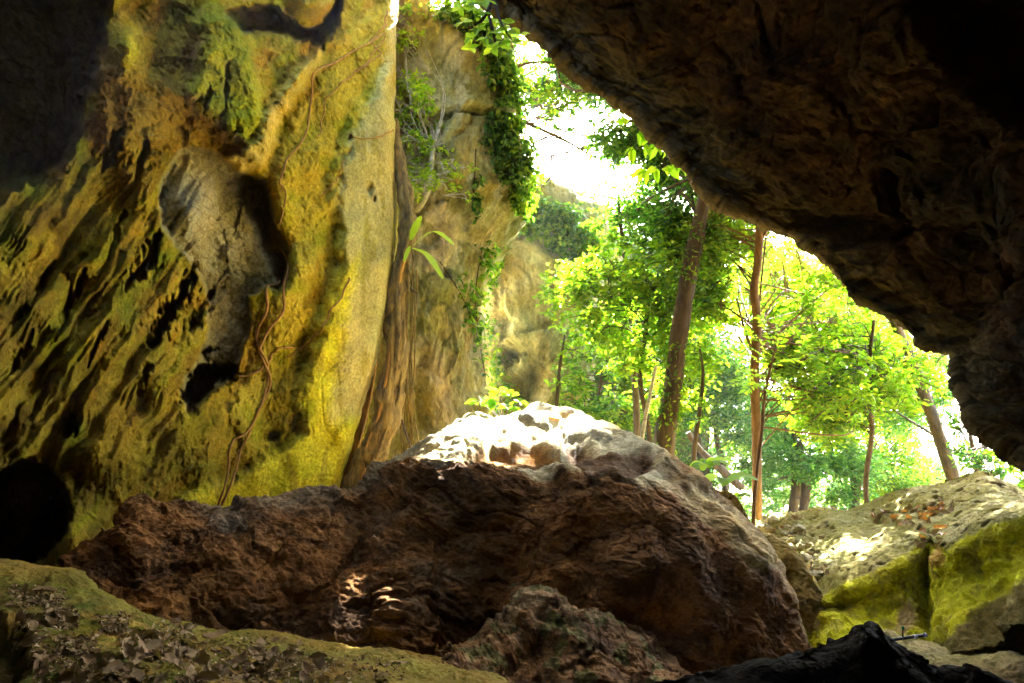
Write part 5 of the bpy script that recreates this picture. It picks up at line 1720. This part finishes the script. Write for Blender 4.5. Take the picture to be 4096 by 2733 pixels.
# ------------------------------------------------------------------ dead leaves
def dead_leaf_mesh(seed, mat):
    rg = np.random.default_rng(seed)
    nu, nv = 11, 5
    curl, bend, tw = rg.uniform(-.9, 1.3), rg.uniform(-.5, .8), rg.uniform(-.5, .5)
    wd = rg.uniform(.2, .33)
    V = []
    for i in range(nu):
        t = i / (nu - 1)
        half = wd * (math.sin(math.pi * min(1, t * .94 + .03)) ** .75)
        for j in range(nv):
            s = (j / (nv - 1) - .5) * 2
            x = t - .5
            y = s * half * (1 + .08 * rg.normal())
            zz = bend * (x * x) * .6 + curl * (s * half) ** 2 * 2.2 + tw * x * y + .02 * rg.normal() + .03 * math.sin(t * 9 + seed) * abs(s)
            V.append((x, y, zz + .03))
    V = np.array(V)
    me_o = mesh_obj("dead_leaf", V, grid_faces(nu, nv), mat, origin=(0, 0, 0))
    st, sq, stt = tube([(-.48, 0, .04 + bend * .13), (-.56, .02, .06 + bend * .1), (-.66, .05, .05)], [.012, .01, .008], sides=5)
    g = mesh_obj("stalk", st, [sq, stt], M_bark, origin=(0, 0, 0))
    return me_o, g


leaf_kinds = [dead_leaf_mesh(200 + k, M_dead if k < 7 else M_rust) for k in range(9)]
used_kind = [False] * 9


def place_leaf(kind, loc, nrm, size, yaw, label, group, tilt=.3):
    src, stalk = leaf_kinds[kind]
    if not used_kind[kind]:
        o, s_ = src, stalk
        used_kind[kind] = True
    else:
        o = src.copy()
        COL.objects.link(o)
        s_ = stalk.copy()
        COL.objects.link(s_)
    s_.parent = o
    n = (Vector(nrm) + Vector((random.gauss(0, tilt), random.gauss(0, tilt), random.gauss(0, tilt)))).normalized()
    q = n.to_track_quat('Z', 'Y') @ Matrix.Rotation(yaw, 3, 'Z').to_quaternion()
    o.rotation_mode = 'QUATERNION'
    o.rotation_quaternion = q
    o.location = Vector(loc) + Vector(nrm) * 0.004
    o.scale = (size, size, size)
    tag(o, label, "dead leaf", group)


random.seed(33)
spots = []
FG = [((15, 590, 45, 605), 9), ((45, 592, 60, 602), 6), ((50, 612, 72, 628), 14), ((20, 618, 40, 650), 14), ((105, 618, 122, 632), 6), ((60, 640, 90, 655), 8), ((125, 632, 185, 660), 32), ((85, 652, 200, 683), 46), ((165, 615, 190, 645), 9), ((185, 640, 300, 683), 48), ((215, 655, 330, 680), 30), ((30, 655, 90, 683), 16), ((260, 660, 400, 683), 12)]
for (bx, cnt) in FG:
    for _ in range(cnt):
        spots.append((random.uniform(bx[0], bx[2]), random.uniform(bx[1], bx[3])))
for (x, y) in spots:
    h, nn = hit(x, y, floor)
    if h is None:
        continue
    if nn.z < 0:
        nn = -nn
    place_leaf(random.randrange(7), h, nn, random.choice([random.uniform(.04, .08), random.uniform(.08, .15)]), random.uniform(0, 6.28), "curled grey-brown dead leaf lying on the mossy cave floor", "dead leaves scattered on the mossy cave floor")
for (x, y, s_, yaw, lab) in [(214, 638, .19, .3, "largest flat tan dead leaf on the cave floor, near the foot of the boulder"), (175, 618, .17, 2.4, "pale boat-shaped dead leaf at the upper edge of the mossy floor"), (142, 652, .16, 1.0, "cupped silvery dead leaf in the middle of the leaf drift")]:
    h, nn = hit(x, y, floor)
    if h is not None:
        place_leaf(2, h + Vector((0, 0, .02)), nn if nn.z > 0 else -nn, s_, yaw, lab, "dead leaves scattered on the mossy cave floor", tilt=.1)
# crumbled litter and moss between the whole leaves
rg = np.random.default_rng(400)
Cl, Nl = [], []
for _ in range(2600):
    bx = FG[rg.integers(0, len(FG))][0]
    h, nn = hit(rg.uniform(bx[0] - 6, bx[2] + 6), rg.uniform(bx[1] - 3, bx[3] + 3), floor)
    if h is not None:
        Cl.append(np.array(h) + np.array([0, 0, .006]))
        Nl.append(np.array(nn) * (1 if nn.z > 0 else -1))
Cl, Nl = np.array(Cl), np.array(Nl)
V, Q = leaves(Cl, unit(Nl + rg.normal(size=Cl.shape) * .35), unit(rg.normal(size=Cl.shape)), rg.uniform(.012, .04, len(Cl)), wid=.6)
g = Geo()
g.add(V, Q)
tag(g.obj("leaf_litter", M_dead, smooth=False), "crumbled brown litter between the whole leaves on the mossy cave floor", "litter", kind="stuff")
# leaves on the ledge
for (bx, cnt, nm) in [((873, 512, 930, 524), 26, 0), ((900, 505, 948, 516), 30, 0), ((918, 528, 944, 548), 14, 0), ((930, 500, 960, 512), 6, 0), ((800, 565, 830, 592), 9, 1), ((760, 524, 800, 545), 6, 1)]:
    for _ in range(cnt):
        x, y = random.uniform(bx[0], bx[2]), random.uniform(bx[1], bx[3])
        h, nn = hit(x, y, ledge)
        if h is None:
            continue
        if nn.z < 0:
            nn = -nn
        if nn.z < .3:
            continue
        place_leaf(random.choice([0, 1, 3, 4, 7, 8]), h, nn, random.uniform(.10, .17), random.uniform(0, 6.28),
                   ["brown dead leaf in the litter caught on the pale ledge", "rusty dead leaf on the sunlit bank beside the narrow rock"][nm],
                   ["dead leaves caught on the pale ledge", "dead leaves on the sunlit bank"][nm])
h, nn = hit(555, 418, boulder)
if h is not None:
    place_leaf(7, h + Vector((0, 0, .03)), nn, .3, .2, "single orange-brown dead leaf on top of the boulder's crown", "dead leaves on the boulder", tilt=.1)

# rubble on the sunlit bank
rg = np.random.default_rng(300)
for k in range(46):
    x, y = rg.uniform(762, 822), 0
    y = rg.uniform(np.interp(x, [760, 822], [520, 512]) + 3, np.interp(x, [760, 800, 822], [535, 570, 590]))
    h, nn = hit(x, y, ledge)
    if h is None:
        continue
    bm_n = 10
    th_ = np.linspace(0, np.pi, 7)
    ps_ = np.linspace(0, 2 * np.pi, bm_n, endpoint=False)
    TT, PP = np.meshgrid(th_, ps_, indexing='ij')
    U_ = np.stack([np.sin(TT) * np.cos(PP), np.sin(TT) * np.sin(PP), np.cos(TT)], -1)
    s_ = rg.uniform(.04, .13)
    W = np.array(h) + np.array([0, 0, s_ * .25]) + U_ * s_ * np.array([1, .9, .6]) * (1 + .45 * fbm(U_ * 1.3 + k * 3.1, 3))[..., None]
    o = mesh_obj("stone", W, grid_faces(7, bm_n, wrap=True), M_ledge, smooth=False, color=np.ones(W.shape) * np.array([[0.5, 0.44, 0.28], [0.42, 0.3, 0.15], [0.36, 0.3, 0.18]][k % 3]))
    tag(o, "small broken stone on the sunlit bank left of the ledge", "stone", "loose stones on the sunlit bank")

# ------------------------------------------------------------------ hose with sprinkler
hose = empty("garden_sprinkler", PV(903, 640, 6.0), "black irrigation pipe with a green-tipped sprinkler spike lying over the flat rock", "sprinkler")
g = Geo()
g.tube([P(880, 643, 5.9), P(892, 640, 5.9), P(905, 638, 5.9), P(926, 635, 5.9)], [.013] * 4, sides=10, smooth_n=16)
g.obj("pipe", M_black, hose)
g = Geo()
g.tube([P(903, 638, 5.88), P(902.5, 633, 5.88), P(903, 629, 5.88)], [.006, .005, .005], sides=8, smooth_n=8)
g.tube([P(901.5, 639, 5.88), P(901.5, 637, 5.88)], [.012, .012], sides=8)
g.obj("riser", M_black, hose)
g = Geo()
g.tube([P(903, 629.4, 5.88), P(903, 628.6, 5.88), P(903, 626.8, 5.88), P(903, 626.2, 5.88)], [.006, .014, .014, .008], sides=10)
g.obj("nozzle", M_green, hose)
g = Geo()
g.tube([P(914, 637.0, 5.88), P(917, 636.6, 5.88)], [.018, .018], sides=10)
g.tube([P(924.5, 635.2, 5.88), P(926.5, 635.0, 5.88)], [.017, .017], sides=10)
g.obj("clamp", M_grey, hose)

# ------------------------------------------------------------------ air between the trees
hz = bpy.data.meshes.new("haze")
hx, hy0, hy1, hz0, hz1 = 70.0, -12.0, 75.0, -4.5, 34.0
hz.from_pydata([(-hx, hy0, hz0), (hx, hy0, hz0), (hx, hy1, hz0), (-hx, hy1, hz0), (-hx, hy0, hz1), (hx, hy0, hz1), (hx, hy1, hz1), (-hx, hy1, hz1)], [],
               [(0, 3, 2, 1), (4, 5, 6, 7), (0, 1, 5, 4), (1, 2, 6, 5), (2, 3, 7, 6), (3, 0, 4, 7)])
hm = bpy.data.materials.new("haze_air")
hm.use_nodes = True
hm.node_tree.nodes.remove(hm.node_tree.nodes["Principled BSDF"])
pv = hm.node_tree.nodes.new("ShaderNodeVolumePrincipled")
pv.inputs['Color'].default_value = (0.9, 0.96, 1.0, 1)
pv.inputs['Density'].default_value = 0.0004
pv.inputs['Anisotropy'].default_value = 0.3
hm.node_tree.links.new(pv.outputs[0], hm.node_tree.nodes["Material Output"].inputs['Volume'])
hz.materials.append(hm)
ho = bpy.data.objects.new("haze", hz)
COL.objects.link(ho)
tag(ho, "faint bright haze hanging among the trees beyond the cave mouth", "haze", kind="stuff")
